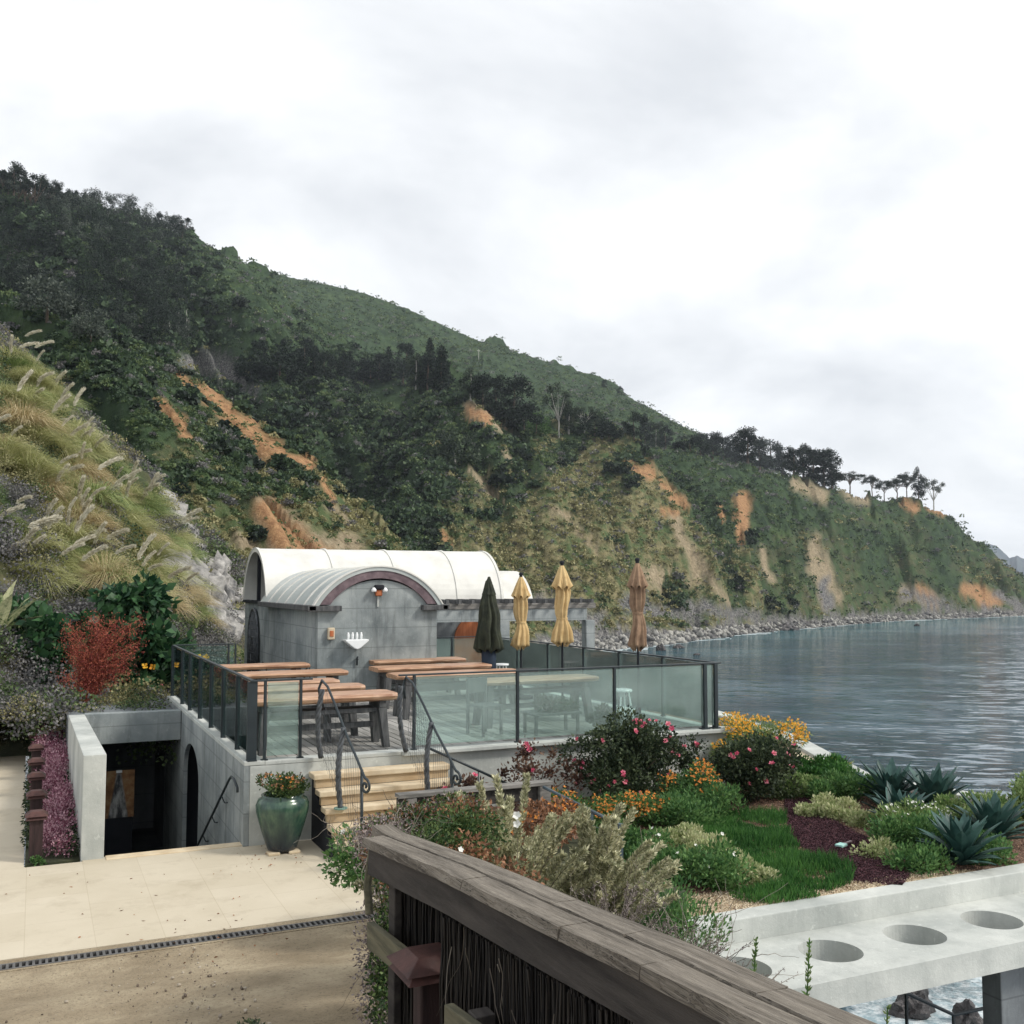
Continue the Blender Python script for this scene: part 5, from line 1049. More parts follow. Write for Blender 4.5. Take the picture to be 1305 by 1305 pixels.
# agaves
def agave_mesh(seedk,R_,n=46):
    rg=random.Random(seedk); mb=MB()
    for i in range(n):
        t=i/(n-1); a=i*2.39996+rg.uniform(-.15,.15); el=R(86-62*t**1.0)+rg.uniform(-.08,.08); L=R_*(.72+.38*math.sin(PI*min(1,t*.9+.15)))*rg.uniform(.85,1.1)
        W0=L*.125; K=7; base=len(mb.v); out=Vector((math.cos(a),math.sin(a),0)); side=Vector((-math.sin(a),math.cos(a),0)); p=out*.03+Vector((0,0,.02)); e=el
        for k in range(K+1):
            s=k/K; w=W0*(.55+1.3*s-1.0*s*s) if s<.5 else W0*(.95*(1-((s-.5)/.5)**1.6)+.02); w=max(w,.002)
            d=out*math.cos(e)+Vector((0,0,1))*math.sin(e); nrm=side.cross(d)
            mb.v+= [tuple(p-side*w-nrm*w*.35),tuple(p+nrm*.006),tuple(p+side*w-nrm*w*.35),tuple(p+nrm*(-.03*(1-s)-.004))]
            p=p+d*(L/K); e-=rg.uniform(.02,.07)*(1+.8*t)
        for k in range(K):
            b=base+4*k
            for q_ in range(4): mb.f.append((b+q_,b+(q_+1)%4,b+4+(q_+1)%4,b+4+q_))
    return mb
for i,((x,y),R_,lab) in enumerate([((10.95,11.05),.60,'agave farthest left of the group, against the water'),((11.25,10.55),.58,'agave at the back right, beside the sea edge wall'),((10.0,9.95),.54,'agave in the middle of the group, behind the daisies'),((10.45,8.95),.60,'large agave behind the front one, at the right'),((9.35,8.42),.56,'front agave nearest the concrete kerb')]):
    o=empty('agave',(x,y,.2),'blue green '+lab,'agave','blue green agaves at the sea side'); agave_mesh(200+i,R_).build('leaves',L_['agave'],o,smooth=False,fix=False)
# silvery shrub behind the fence: arching stems carrying dense little leaves
def plume_shrub(locn,label,seedk,ns,H,Rr,m,leaf=.034,nleaf=380,group='silvery shrubs behind the timber fence',lean=(0,0)):
    rg=np.random.default_rng(seedk); r2=random.Random(seedk); o=empty('silvery_shrub',locn,label,'shrub',group); st_=MB(); P=[];D=[]
    for i in range(ns):
        a=r2.uniform(0,2*PI); q=Rr*r2.uniform(.15,1); h=H*r2.uniform(.55,1.05)*(1-.30*(q/Rr)**2); out=Vector((math.cos(a),math.sin(a),0)); p=Vector((out.x*.08,out.y*.08,0)); pts=[]
        K=12
        for k in range(K+1):
            t=k/K; pts.append(Vector((out.x*q*t**1.3+lean[0]*t*t+.02*math.sin(i+5*t),out.y*q*t**1.3+lean[1]*t*t,h*(t*(1.35-.35*t)))))
        st_.tube(pts,.006,4,r1=.002)
        nn=nleaf; tt=.35+.65*np.sqrt(rg.random(nn)); A=np.array([list(v_) for v_ in pts]); ii=np.clip((tt*K).astype(int),0,K-1); fr=(tt*K-ii)[:,None]; c=A[ii]*(1-fr)+A[ii+1]*fr; tan_=norm(A[ii+1]-A[ii]); rad_=.058*(1.12-tt*.85)[:,None]
        off=rand_dirs(nn,rg); off-=tan_*np.sum(off*tan_,1,keepdims=True); off=norm(off); P.append(c+off*rad_*rg.random((nn,1))*.6); D.append(norm(tan_*.8+off*.8))
    P=np.concatenate(P);D=np.concatenate(D); n=len(P); v,f=leaves(P,D,leaf*(.6+.8*rg.random(n)),leaf*.42,rg); npmesh('leaf_spikes',v,f,m,o); st_.build('stems',twig,o,fix=False); return o
plume_shrub((2.75,7.3,.45),'silvery green spiky shrub at the left of the planting behind the timber fence',301,34,1.0,.6,L_['silver'])
plume_shrub((3.22,7.0,.45),'tallest silvery green spiky shrub, in the middle behind the timber fence',302,62,1.42,.72,L_['silver'])
plume_shrub((3.75,6.75,.45),'silvery spiky shrub with dry lower stems, right of the tallest one',303,52,1.18,.55,L_['silver'],lean=(.15,0))
plume_shrub((2.35,6.2,.45),'low yellowish silvery sprigs leaning over the timber fence cap',304,50,.82,.5,L_['silver'])
plume_shrub((3.0,5.9,.45),'silvery sprigs just behind the middle of the timber fence',305,60,.85,.55,L_['silver'])
plume_shrub((3.55,6.1,.45),'dry grey brown shrub low behind the timber fence',306,80,.85,.55,L_['grey'],leaf=.02,nleaf=45,group='dry shrubs behind the timber fence')
plume_shrub((3.95,5.9,.45),'bare tangled grey shrub at the right end of the planting',307,70,.62,.55,L_['grey'],leaf=.018,nleaf=30,group='dry shrubs behind the timber fence')
plume_shrub((4.3,5.75,.35),'pale leafless twig tangle beside the concrete slab',308,60,.42,.5,L_['grey'],leaf=.015,nleaf=14,group='dry shrubs behind the timber fence')
tw=empty('twig_tangle',(3.9,6.2,.9),'loose pale dead twigs sticking out of the dry shrubs','dead twigs')
tendrils(110,lambda i:(rnd.uniform(-.6,.6),rnd.uniform(-.3,.4),rnd.uniform(-.4,-.1)),.75,.0032,dirs=(.15,-.1,.5),wig=.35).build('twigs',twig,tw,fix=False)
bush('herb_clump',(3.2,5.1,.45),'fresh green herbs pushing up behind the timber fence','green plant',L_['green'],(.75,.35,.17),4000,.05,.015,320,'green herbs behind the fence',k=20,r=.16,stem=False,up=1)
bush('herb_clump',(4.6,7.2,.45),'green herbs between the silvery shrub and the slim metal railing','green plant',L_['green'],(.4,.7,.16),4000,.05,.018,321,'green herbs behind the fence',k=20,r=.2,stem=False,up=1)
bush('herb_clump',(3.4,9.2,.45),'dark green leafy plant below the grey plank barrier','green plant',L_['green'],(.9,.6,.32),7000,.055,.03,322,'green herbs behind the fence',k=24,r=.2,stem=False,flower=[(L_['white'],5,.05,5,1,.4,'blossoms')])
bush('herb_clump',(5.0,10.2,.45),'brownish orange plants below the grey plank barrier, near its end post','green plant',L_['brown'],(.5,.6,.22),2500,.05,.03,323,'green herbs behind the fence',k=14,r=.18,stem=False,flower=[(L_['orange'],60,.025,4,1,.2,'blossoms')])
for i,(x,y,h) in enumerate(((2.22,2.63,.36),(2.02,2.1,.40),(2.34,2.1,.30),(2.3,3.0,.3))):
    rg_=np.random.default_rng(330+i); o=empty('herb_sprig',(x,y,1.82-.02*i),['leftmost','second','third','last'][i]+' thin green sprig rising behind the timber cap near the slab','sprig','green sprigs behind the fence cap')
    n=90; t=rg_.random(n); P_=np.stack([t*.03,t*0,t*h],1); D_=rand_dirs(n,rg_); D_[:,2]=abs(D_[:,2])+.6; v,f=leaves(P_,norm(D_),.035*(1.1-t*.7),.008,rg_); npmesh('leaves',v,f,L_['lgreen'],o); MB().tube([(0,0,-1.4),(0,0,0),(.03,0,h)],.003,4).build('stem',L_['green'],o)
# creeper mass over the fence end
CRX=[(.16,1.0,.46,.18,.25,.14),(.48,1.3,.47,.25,.25,.13),(.88,1.5,.47,.28,.25,.13),(.06,.6,.42,.14,.25,.14)]
vc=empty('creeper',(2.02,5.8,1.13),'tangled creeper of green and brown leaves covering the far end of the timber fence','creeper')
def clumpleaf(name,m,clumps,n,Ls,Ws,par,seedk,up=0.,shell=.5):
    rg_=np.random.default_rng(seedk); P_,d_=crown_points(n,clumps,rg_,shell); D_=d_+rand_dirs(n,rg_)*.9; D_[:,2]+=up; v,f=leaves(P_,norm(D_),Ls*(.6+.8*rg_.random(n)),Ws,rg_); return npmesh(name,v,f,m,par)
clumpleaf('green_leaves',L_['vine'],[(.06,.35,.40,.18,.22,.18),(.35,.6,.42,.26,.3,.20),(.7,.9,.47,.3,.3,.18),(-.06,.05,.15,.14,.2,.30),(-.16,-.05,-.10,.10,.14,.36),(-.20,-.08,-.5,.05,.1,.3),(.25,.4,.3,.3,.3,.2)]+CRX,20000,.028,.018,vc,340)
clumpleaf('brown_leaves',L_['brown'],[(.02,.5,.48,.15,.2,.12),(.55,.5,.42,.22,.2,.14),(-.02,.1,.35,.1,.15,.2),(.8,1.1,.5,.25,.2,.14),(.75,.3,.3,.25,.2,.12)]+CRX,6000,.03,.02,vc,341)
clumpleaf('dry_leaves',L_['grey'],[(.0,.55,.50,.18,.25,.14),(-.16,.1,.0,.14,.2,.5),(-.20,-.05,-.4,.12,.15,.40),(.1,.8,.53,.25,.3,.12)]+CRX,9500,.022,.012,vc,342)
tendrils(60,lambda i:(rnd.uniform(-.10,.12),rnd.uniform(-.2,.4),rnd.uniform(-.5,.35)),.5,.0022,dirs=(-.04,-.05,-.8),wig=.25).build('stems',bark,vc,fix=False)
tendrils(70,lambda i:(rnd.uniform(-.25,.25),rnd.uniform(.2,.8),rnd.uniform(.45,.62)),.4,.0022,dirs=(.0,-.1,.3),wig=.4).build('stems',twig,vc,fix=False)
fl_=flowers('white_blossoms',L_['white'],np.array([(.42,.25,.52),(.95,.55,.62),(.98,.6,.55)]),.035,5,vc,np.random.default_rng(3))
bush('creeper_litter',(1.25,4.9,.68),'dry leaf litter and dead stems at the foot of the timber fence','leaf litter',L_['rose'],(.34,1.4,.05),6000,.028,.02,350,k=40,r=.10,stem=False,up=0)
# pot plants
bush('pot_plant',(2.86,12.98,.66),'green and reddish plant growing in the glazed pot','pot plant',L_['vine'],(.25,.25,.13),2600,.04,.022,360,k=14,r=.12,stem=False,up=.6,flower=[(L_['brown'],40,.03,4,1,.1,'reddish_foliage'),(L_['orange'],18,.02,4,1,.14,'orange_foliage')])
bush('succulent_tray',(7.35,14.45,1.325),'dark succulent arrangement on the low table behind the glass','pot plant',L_['rose'],(.35,.2,.07),900,.09,.03,361,k=10,r=.09,stem=False,up=.5)
bush('deck_planter',(8.15,14.1,1.0),'dark potted shrub behind the glass next to the stool','pot plant',L_['rose'],(.22,.2,.18),900,.07,.04,362,k=8,r=.12,stem=False)
rg=np.random.default_rng(71); n=110; lx=np.concatenate([rg.uniform(-2.5,3.2,n//3),rg.normal(2.7,.35,n//3),rg.normal(1.6,.4,n-2*(n//3))]); ly=np.concatenate([rg.uniform(10.4,13.4,n//3),rg.uniform(12.2,13.3,n//3),rg.uniform(9.2,11.3,n-2*(n//3))]); mk=(lx<3.1)&(ly<13.35); lx,ly=lx[mk],ly[mk]; n=len(lx)
D_=rand_dirs(n,rg); D_[:,2]*=.1; v,f=leaves(np.stack([lx,ly,.006+np.maximum(0,(10.0-ly))*.155*np.minimum(1,(10.02-ly)/1.5)],1),norm(D_),.035*(.4+rg.random(n)),.016,rg,bend=.1); tag(npmesh('fallen_leaves',v,f,L_['brown']),kind='stuff')
# ================================================ LEFT GARDEN
def stuffleaf(name,m,clumps,n,Ls,Ws,seedk,**k): return tag(clumpleaf(name,m,clumps,n,Ls,Ws,None,seedk,**k),kind='stuff')
pc_=[(rnd.uniform(.16,.5),13.8+i*.19,.16+.32*(i/42.),.16,.2,.16) for i in range(43)]
pinkm=leafmat('pink_stonecrop',(.20,.06,.10),(.62,.38,.44),c3=(.42,.20,.27),scale=7,isl=.9,transl=.2)
stuffleaf('pink_flowering_border',pinkm,pc_,16000,.035,.02,370,up=.5)
stuffleaf('border_leaves',L_['rose'],[(rnd.choice((.03,.5)),13.8+i*.2,.12,.1,.18,.13) for i in range(40)],3000,.05,.03,371)
bush('edging_tuft',(.08,13.62,.0),'small green tuft at the foot of the nearest bollard','green plant',L_['green'],(.1,.05,.03),200,.03,.02,372,k=5,r=.05,stem=False)
# low heath planting left of the path end
hp=[]
for i in range(230):
    t=rnd.random(); px=rnd.uniform(-90,235); d=rnd.uniform(22.3,26); p=PT3(px,900,d); zz=.0+max(0,(p.y-22.2))*.30
    if .5<p.x<2.6 and p.y<23.9: continue
    hp.append((p.x,p.y,zz+.15,.35,.35,.32))
stuffleaf('heath_border',L_['heath'],hp,70000,.06,.018,380,up=.7)
stuffleaf('heath_border_green',L_['rose'],hp[::2],26000,.06,.03,381,up=.4)
fl_m=[(p[0]+rnd.uniform(-.3,.3),p[1]-.3,p[2]+.3) for p in hp[::7]]
tag(flowers('border_blossoms',L_['pink'],np.array(fl_m),.07,5,None,np.random.default_rng(9)),kind='stuff')
def bigleaf(px,pyb,d,W_,H_,lab,seedk,n=1600,group='broad leaved dark shrubs'):
    p=PT3(px,pyb,d); o=bush('broad_leaf_shrub',tuple(p),lab,'shrub',L_['big'],(W_,W_*.8,H_/2),n,.24,.15,seedk,group,k=26,r=.42,up=-.1,stemr=.03,shell=.55); return o
bigleaf(65,905,24.3,1.15,2.5,'broad leaved dark green shrub left of the red one',401,2400)
bigleaf(168,905,24.6,1.05,2.9,'tall broad leaved dark green shrub behind the red one',402,2600)
bigleaf(15,900,25.0,1.0,2.0,'dark broad leaved shrub under the striped agave',403,1500)
bigleaf(205,900,25.3,.75,1.7,'small broad leaved shrub beside the left rear railing, with yellow bells',404,1300)
bigleaf(120,905,25.6,1.3,2.0,'dark broad leaved shrub filling the gap below the flat shed roof',405,2200)
yb=PT3(210,845,24.2); yo=empty('yellow_bells',tuple(yb),'hanging yellow orange bell flowers beside the left rear railing','flowers')
flowers('blossoms',L_['yellow'],np.array([(-.7+.28*i+rnd.uniform(-.1,.1),0,rnd.uniform(-.35,.25)) for i in range(7)]),.11,4,yo,np.random.default_rng(4))
# red shrub
rp_=PT3(114,905,21.9); ro=empty('red_shrub',tuple(rp_),'bright red leaning shrub with fine leaves above the pit wall','shrub'); 
rr_=random.Random(5); sm=MB(); Pl=[];Dl=[]; rg_=np.random.default_rng(5)
for i in range(46):
    tx=rr_.uniform(-.4,1.1); tz=rr_.uniform(.8,2.15)*(1-.25*abs(tx-.5)); pts=[Vector((-.12+.35*t+ (tx-.35)*t*t, rr_.uniform(-.02,.02)+ (i%5-2)*.09*t, tz*(t*1.5-.5*t*t))) for t in np.linspace(0,1,9)]
    sm.tube(pts,.007,4,r1=.002); A=np.array([list(v_) for v_ in pts]); nn=330; tt=.25+.75*rg_.random(nn); ii=np.clip((tt*8).astype(int),0,7); fr=(tt*8-ii)[:,None]; c=A[ii]*(1-fr)+A[ii+1]*fr; Pl.append(c+rg_.normal(size=(nn,3))*.085); dd2=rand_dirs(nn,rg_); dd2[:,2]-=.5; Dl.append(norm(dd2))
Pl=np.concatenate(Pl); n=len(Pl); v,f=leaves(Pl,np.concatenate(Dl),.045*(.6+.8*rg_.random(n)),.017,rg_); npmesh('foliage',v,f,L_['red'],ro); sm.build('stems',mat('red_stem',(.35,.12,.06),(.45,.2,.1)),ro,fix=False)
# striped agave at the left edge
ag=PT3(-5,815,24.0); ao_=empty('striped_agave',tuple(ag),'green and cream striped agave at the left edge of the photo','agave'); am=agave_mesh(410,1.15,26)
am.build('leaves',mat('striped_agave_leaf',(.10,.16,.07),(.55,.55,.34),scale=14,isl=.3,stretch=(1,1,1),bump=0),ao_,fix=False)
sr=PT3(108,790,27.5); so_=empty('shed_roof',tuple(sr),'small flat dark shed roof above the left shrubs','shed'); MB().box(-.75,.6,-.5,.5,.0,.12).build('roof',mat('slate_roof',(.05,.06,.08),(.08,.09,.11)),so_,rnd and None); MB().box(-.65,.5,-.4,.4,-1.8,-.002).build('wall',M['dark'],so_)
# ================================================ PAMPAS HILLSIDE
def pampas_proto(m,seedk,H,nb,Rr,w=.03,label=''):
    rg_=np.random.default_rng(seedk); o=empty('pampas_grass',(0,0,-99),label,'pampas grass'); v,f=blades(nb,Rr,H,w,rg_,.9,4,spread=.85); npmesh('blades',v,f,m,o); return o
def plume_mesh(L,seedk,n=260):
    rg_=np.random.default_rng(seedk); t=rg_.random(n)**.8; ax=np.stack([.30*L*t*t,np.zeros(n),L*t],1); rad_=(.05*(t+.1)*(1.02-t)**.8*2.2)[:,None]*L; off=rand_dirs(n,rg_); P_=ax+off*rad_*rg_.random((n,1))*.7; D_=norm(off*.5+np.array([.35,0,1.])); return leaves(P_,D_,.24*L,.035*L,rg_)
protos=[]
for k,(mm,lab) in enumerate((('pam','yellow green pampas clump'),('pamg','fresh green pampas clump'),('pams','straw coloured pampas clump'),('pam','broad yellow green pampas clump'))):
    rg_=np.random.default_rng(500+k); v,f=blades(1100,.65,1.15,.020,rg_,1.0,4,spread=.9); protos.append((npmesh('blades',v,f,L_[mm]),lab))
plm=[npmesh('plume',*plume_mesh(.72,510+k),L_['plume']) for k in range(3)]
for k in range(3):
    pass
def put_pampas(px,py,s,kind_,npl,rr_):
    p=hit(px,py,20); src,lab=protos[kind_]; o=empty('pampas_grass',tuple(p-Vector((0,0,.1))),lab+' arching down the near hillside','pampas grass','pampas clumps on the near hillside',rz=0)
    b=src.copy(); col.objects.link(b); b.parent=o; b.scale=(s,s,s*rr_.uniform(.75,1.05)); b.rotation_euler=(rr_.uniform(-.25,.05),rr_.uniform(.0,.30),rr_.uniform(0,6))
    for i in range(npl):
        q=plm[rr_.randrange(3)].copy(); col.objects.link(q); q.parent=o; sc_=rr_.uniform(.55,1.0); q.scale=(sc_,)*3
        a=Vector((rr_.uniform(-.7,.7)*s,rr_.uniform(-.7,.3)*s,rr_.uniform(.7,1.15)*s)); q.location=a; q.rotation_euler=(rr_.uniform(-.3,.5),rr_.uniform(.1,1.05),-AZ+rr_.uniform(-.4,.4))
    return o
rr_=random.Random(77)
def line(pts,n,jx,jy,s,kinds,pl):
    for i in range(n):
        t=(i+.5)/n*(len(pts)-1); k=min(int(t),len(pts)-2); fr=t-k; x=pts[k][0]*(1-fr)+pts[k+1][0]*fr+rr_.uniform(-jx,jx); y=pts[k][1]*(1-fr)+pts[k+1][1]*fr+rr_.uniform(-jy,jy)
        put_pampas(x,y,s*rr_.uniform(.75,1.2),rr_.choice(kinds),1 if rr_.random()<pl else 0 if pl<1 else int(pl),rr_)
line([(2,468),(35,490),(60,520),(85,560),(105,600)],15,8,10,1.15,(0,0,3,1),.95)
line([(0,520),(40,560),(75,610),(100,660),(108,700)],16,16,16,1.25,(0,3,0,2),.7)
line([(0,590),(40,620),(70,660),(90,720)],10,20,20,1.15,(0,2,2,3),.6)
line([(120,590),(150,620),(175,660),(205,690),(222,730)],14,14,14,1.05,(1,0,1,3),1.0)
line([(110,610),(130,650),(150,700),(180,740),(215,770),(245,795)],16,18,16,1.1,(1,0,0,2),.7)
line([(90,720),(125,740),(160,760),(190,780)],8,14,10,1.0,(1,0,2),1.0)
line([(0,670),(30,700),(60,690),(85,720)],7,14,14,.9,(0,1),1.0)
line([(215,745),(235,775),(258,805)],6,8,8,.9,(0,2),0)
line([(200,640),(225,700),(195,610)],5,8,8,.8,(1,0),.4)
line([(60,760),(30,740),(90,745),(40,700)],7,14,10,.8,(1,0,3),.9)
for o,_ in protos: bpy.data.objects.remove(o)
for o in plm: bpy.data.objects.remove(o)
# purple grey scrub and green undergrowth on the near slope
nsel=VIS&(LI<=1)&(RR<110)&(PX>-60)&(PX<330)&(rock<.75)
def zn(ii,jj,rg,n):
    g_=((PX[ii,jj]<125)&(PY[ii,jj]>625))|((PX[ii,jj]>170)&(PY[ii,jj]>610))|(LI[ii,jj]==1)
    u=rg.random(n); return np.where(g_,np.where(u<.62,3,np.where(u<.85,1,2)),np.where(u<.55,2,np.where(u<.8,1,0)))
tag(scatter_bushes('near_slope_scrub',nsel&(RR<62),620,1.2,3.0,900,zn,L=.075,seedv=21,flat=.8),kind='stuff')
tag(scatter_bushes('spur_scrub',nsel&(RR>=50),2300,1.5,4.2,260,zn,L=.12,seedv=22),kind='stuff')
rsel=np.argwhere(VIS&(rock>.4)&(RR<110)&(PX>190)&(PX<330)); kk=rsel[np.random.default_rng(3).integers(0,len(rsel),620)]
P=np.stack([X[kk[:,0],kk[:,1]],Y[kk[:,0],kk[:,1]],HZ[kk[:,0],kk[:,1]]],1); rg=np.random.default_rng(4)
tag(boulders('pale_outcrop_rocks',P,.12+.75*rg.random(620)**4,mat('pale_outcrop',(.10,.10,.10),(.46,.44,.41),scale=1.6,rough=.95,bump=.9,bscale=6,bdist=.1,world=True),rg),kind='stuff')
# ================================================ TREES
FT={'cyp':leafmat('cypress_foliage',(.006,.013,.010),(.024,.042,.024),scale=.3),'euc':leafmat('eucalyptus_foliage',(.02,.035,.022),(.06,.085,.045),scale=.3),'grn':leafmat('bright_tree_foliage',(.04,.09,.025),(.10,.18,.05),scale=.3),'gry':leafmat('grey_tree_foliage',(.045,.06,.05),(.11,.13,.10),scale=.3)}
def tree_proto(kind_,seedk):
    """unit-height tree: returns (crown object, trunk object)"""
    rg_=np.random.default_rng(seedk); r2=random.Random(seedk); tr=MB(); cl=[]
    if kind_=='round':
        tr.tube([(0,0,-.06),(.01,0,.25),(-.01,.01,.55),(0,0,.8)],.028,7,r1=.008); n,ls=3400,.036
        for i in range(34): a=r2.uniform(0,6.3); z=r2.uniform(.08,.92); w=.34*max(.01,math.sin(PI*min(1,(z+.08)/1.08)))**.6; q=w*r2.uniform(.2,1); cl.append((math.cos(a)*q,math.sin(a)*q,z,.10,.10,.09))
    elif kind_=='flat':
        tr.tube([(0,0,-.06),(.03,0,.3),(0,.02,.55),(.03,0,.78)],.026,7,r1=.01); n,ls=2200,.036
        for i in range(7): a=r2.uniform(0,6.3); q=r2.uniform(.2,.42); tr.tube([(.02,0,r2.uniform(.3,.5)),(math.cos(a)*q*.5,math.sin(a)*q*.5,.6),(math.cos(a)*q,math.sin(a)*q,r2.uniform(.68,.82))],.012,5,r1=.005)
        for i in range(24): a=r2.uniform(0,6.3); q=.46*math.sqrt(r2.random()); z=.80-.18*(q/.46)**2+r2.uniform(-.10,.10); cl.append((math.cos(a)*q,math.sin(a)*q,z,.14,.14,.06))
    elif kind_=='open':
        tr.tube([(0,0,-.06),(.02,0,.25),(.0,.0,.45)],.022,7,r1=.014); n,ls=1300,.034
        for i in range(9):
            a=r2.uniform(0,6.3); q=r2.uniform(.15,.38); z=r2.uniform(.6,.92); tr.tube([(0,0,.3),(math.cos(a)*q*.4,math.sin(a)*q*.4,.5),(math.cos(a)*q,math.sin(a)*q,z)],.012,5,r1=.004)
            for j in range(2): cl.append((math.cos(a)*q+r2.uniform(-.06,.06),math.sin(a)*q,z+r2.uniform(-.06,.06),.085,.085,.07))
    elif kind_=='cone':
        tr.tube([(0,0,-.05),(0,0,.97)],.02,7,r1=.004); n,ls=2400,.036
        for i in range(34): z=.12+.86*(i/34); w=.20*(1-z)**.8+.02; a=i*2.4; q=w*r2.uniform(.4,1); cl.append((math.cos(a)*q,math.sin(a)*q,z,.075*(1.3-z),.075*(1.3-z),.05))
    else: # shrubby low tree
        tr.tube([(0,0,-.08),(.03,0,.4)],.03,6,r1=.015); n,ls=2200,.055
        for i in range(22): a=r2.uniform(0,6.3); q=.48*math.sqrt(r2.random()); z=.15+.7*r2.random()*(1-(q/.5)**2*.7); cl.append((math.cos(a)*q,math.sin(a)*q,z,.17,.17,.14))
    P_,d_=crown_points(n,cl,rg_,.5); D_=norm(d_+rand_dirs(n,rg_)*.8); v,f=leaves(P_,D_,ls*(.6+.9*rg_.random(n)),ls*.75,rg_)
    return v,f,tr
TP={}
def get_tree(kind_,fol,k):
    key=(kind_,fol,k)
    if key not in TP:
        v,f,tr=tree_proto(kind_,sum(map(ord,kind_))*10+k); c=npmesh('crown',v,f,FT[fol]); t=tr.build('trunk',bark if fol!='euc' else pale_bark,None,fix=False); TP[key]=(c,t)
    return TP[key]
names={'cyp':'cypress_tree','euc':'eucalyptus_tree','grn':'green_tree','gry':'grey_tree'}
tcount=0
def plant(px,py,hpx,kind_,fol,label,group,wid=1.0,rmin=120):
    global tcount; tcount+=1
    p=hit(px,py+1.5,rmin); d=p.length; H=hpx*1.0/F*math.hypot(p.x,p.y)*1.06; c0,t0=get_tree(kind_,fol,tcount%3)
    o=empty(names[fol] if kind_!='cone' else 'conifer_tree',tuple(p),label,'tree',group,rz=tcount*1.7)
    for s_ in (c0,t0): c=s_.copy(); col.objects.link(c); c.parent=o; c.scale=(H*wid,H*wid,H)
    return o
ORD='first second third fourth fifth sixth seventh eighth ninth tenth eleventh twelfth thirteenth fourteenth fifteenth sixteenth seventeenth eighteenth nineteenth twentieth'.split()
g='dark trees along the headland top'
for i,(x,y,h,k,w) in enumerate([(880,578,22,'bush',1.3),(893,580,28,'round',1.1),(908,584,33,'round',1.15),(922,587,30,'round',1.2),(938,591,36,'round',1.1),(953,595,42,'round',1.1),(968,598,40,'round',1.15),(983,600,38,'round',1.1),(998,603,30,'round',1.2),(1012,606,34,'round',1.1),(1024,609,38,'round',1.0),(1037,612,38,'round',1.1),(1050,617,46,'round',1.0),(1060,624,38,'round',.9)]):
    plant(x,y,h,k,'cyp',ORD[i]+' dark tree from the left in the dense row on the headland top',g,w*1.35)
for x,y,h,k,w,f_,lab in [(1083,624,27,'flat',1.25,'cyp','flat topped cypress just right of the dense tree row, with a gap below'),(1112,632,26,'flat',.9,'cyp','leftmost of the slim umbrella cypresses near the headland tip'),(1127,635,26,'flat',.9,'cyp','second slim umbrella cypress from the left near the headland tip'),(1143,638,29,'flat',.9,'cyp','third umbrella cypress near the headland tip'),(1156,641,30,'flat',.85,'cyp','fourth umbrella cypress near the headland tip'),(1171,644,36,'round',.75,'cyp','tall narrow cypress second from the tip of the headland'),(1190,648,36,'open',.95,'euc','last open crowned tree with pale trunk at the headland tip')]:
    plant(x,y,h,k,f_,lab,None,w)
for x,y,h,k,f_,w,lab in [(203,287,20,'round','cyp',1.0,'small round dark tree on the skyline at the left'),(232,308,32,'open','cyp',1.2,'larger open dark tree right of the small round skyline tree'),(218,300,22,'bush','cyp',1.3,'low dark tree between the two skyline trees'),(770,496,11,'round','cyp',1.1,'tiny lone tree on the bare skyline, left of two'),(790,504,12,'round','cyp',1.0,'tiny lone tree on the bare skyline, right of two'),
  (562,505,62,'cone','cyp',1.2,'tall dark conifer on the middle spur'),(655,552,58,'round','cyp',1.35,'big dark cypress at the top of the middle spur'),(683,556,34,'bush','grn',1.0,'bright green tree right of the big cypress on the spur'),(712,556,62,'open','euc',.8,'tall pale stemmed tree on the middle spur'),(745,556,38,'open','euc',1.0,'pale half dead tree on the middle spur'),(60,415,60,'bush','gry',1.1,'large rounded grey green tree at the left below the forest'),(115,440,46,'bush','gry',1.0,'smaller rounded grey green tree right of the large one'),(580,600,60,'bush','euc',.9,'grey green tree on the shaded flank of the middle spur')]:
    plant(x,y,h,k,f_,lab,None,w,100)
for i,(x,y,h,k) in enumerate([(600,512,40,'round'),(615,520,44,'round'),(632,532,46,'round'),(668,556,40,'bush'),(725,560,40,'round'),(757,562,40,'bush'),(808,566,34,'round'),(822,566,38,'cone'),(836,570,32,'round'),(848,572,28,'round'),(776,566,30,'bush'),(545,500,46,'round'),(530,505,42,'round')]): plant(x,y,h,k,'cyp' if i%4 else 'euc',['dark tree near the tall conifer on the middle spur, first of four running down right','dark tree on the middle spur, second of four running down right from the conifer','dark tree on the middle spur, last before the big cypress','low dark tree directly right of the big cypress on the spur','round dark tree beside the tall pale stemmed tree','low dark tree right of the bleached dead tree on the spur','round tree at the foot of the bare ridge, left of a conifer','cone shaped tree where the spur meets the headland slope','round tree right of the cone shaped tree above the headland slope','last small round tree above the headland slope, at right','low tree just left of the group above the headland slope','round tree directly left of the tall conifer','second round tree left of the tall conifer'][i],'trees on the spur crest',1.2)
for i in range(20): plant(322+i*12.5+rnd.uniform(-4,4),486+rnd.uniform(-8,6),rnd.uniform(26,48),rnd.choice(('round','cone','bush')),'cyp',ORD[i]+' dark tree from the left in the band across the mountainside','dark tree band across the mountainside',1.15)
for i,x in enumerate(list(range(-4,80,7))): plant(x,268+rnd.uniform(-3,5)-(0 if x>25 else 4),rnd.uniform(24,40),rnd.choice(('cone','round','open')),'cyp' if i%4 else 'gry',ORD[i]+' dark tree from the left edge along the left mountain skyline','skyline trees on the left mountain',1.1)
for i,(x,y,h) in enumerate(((88,258,12),(97,262,16),(108,262,14),(118,264,18),(126,266,10),(170,272,7))): plant(x,y,h,'cone','cyp',ORD[i]+' small conifer from the left on the green skyline hump','small skyline conifers',1.3)
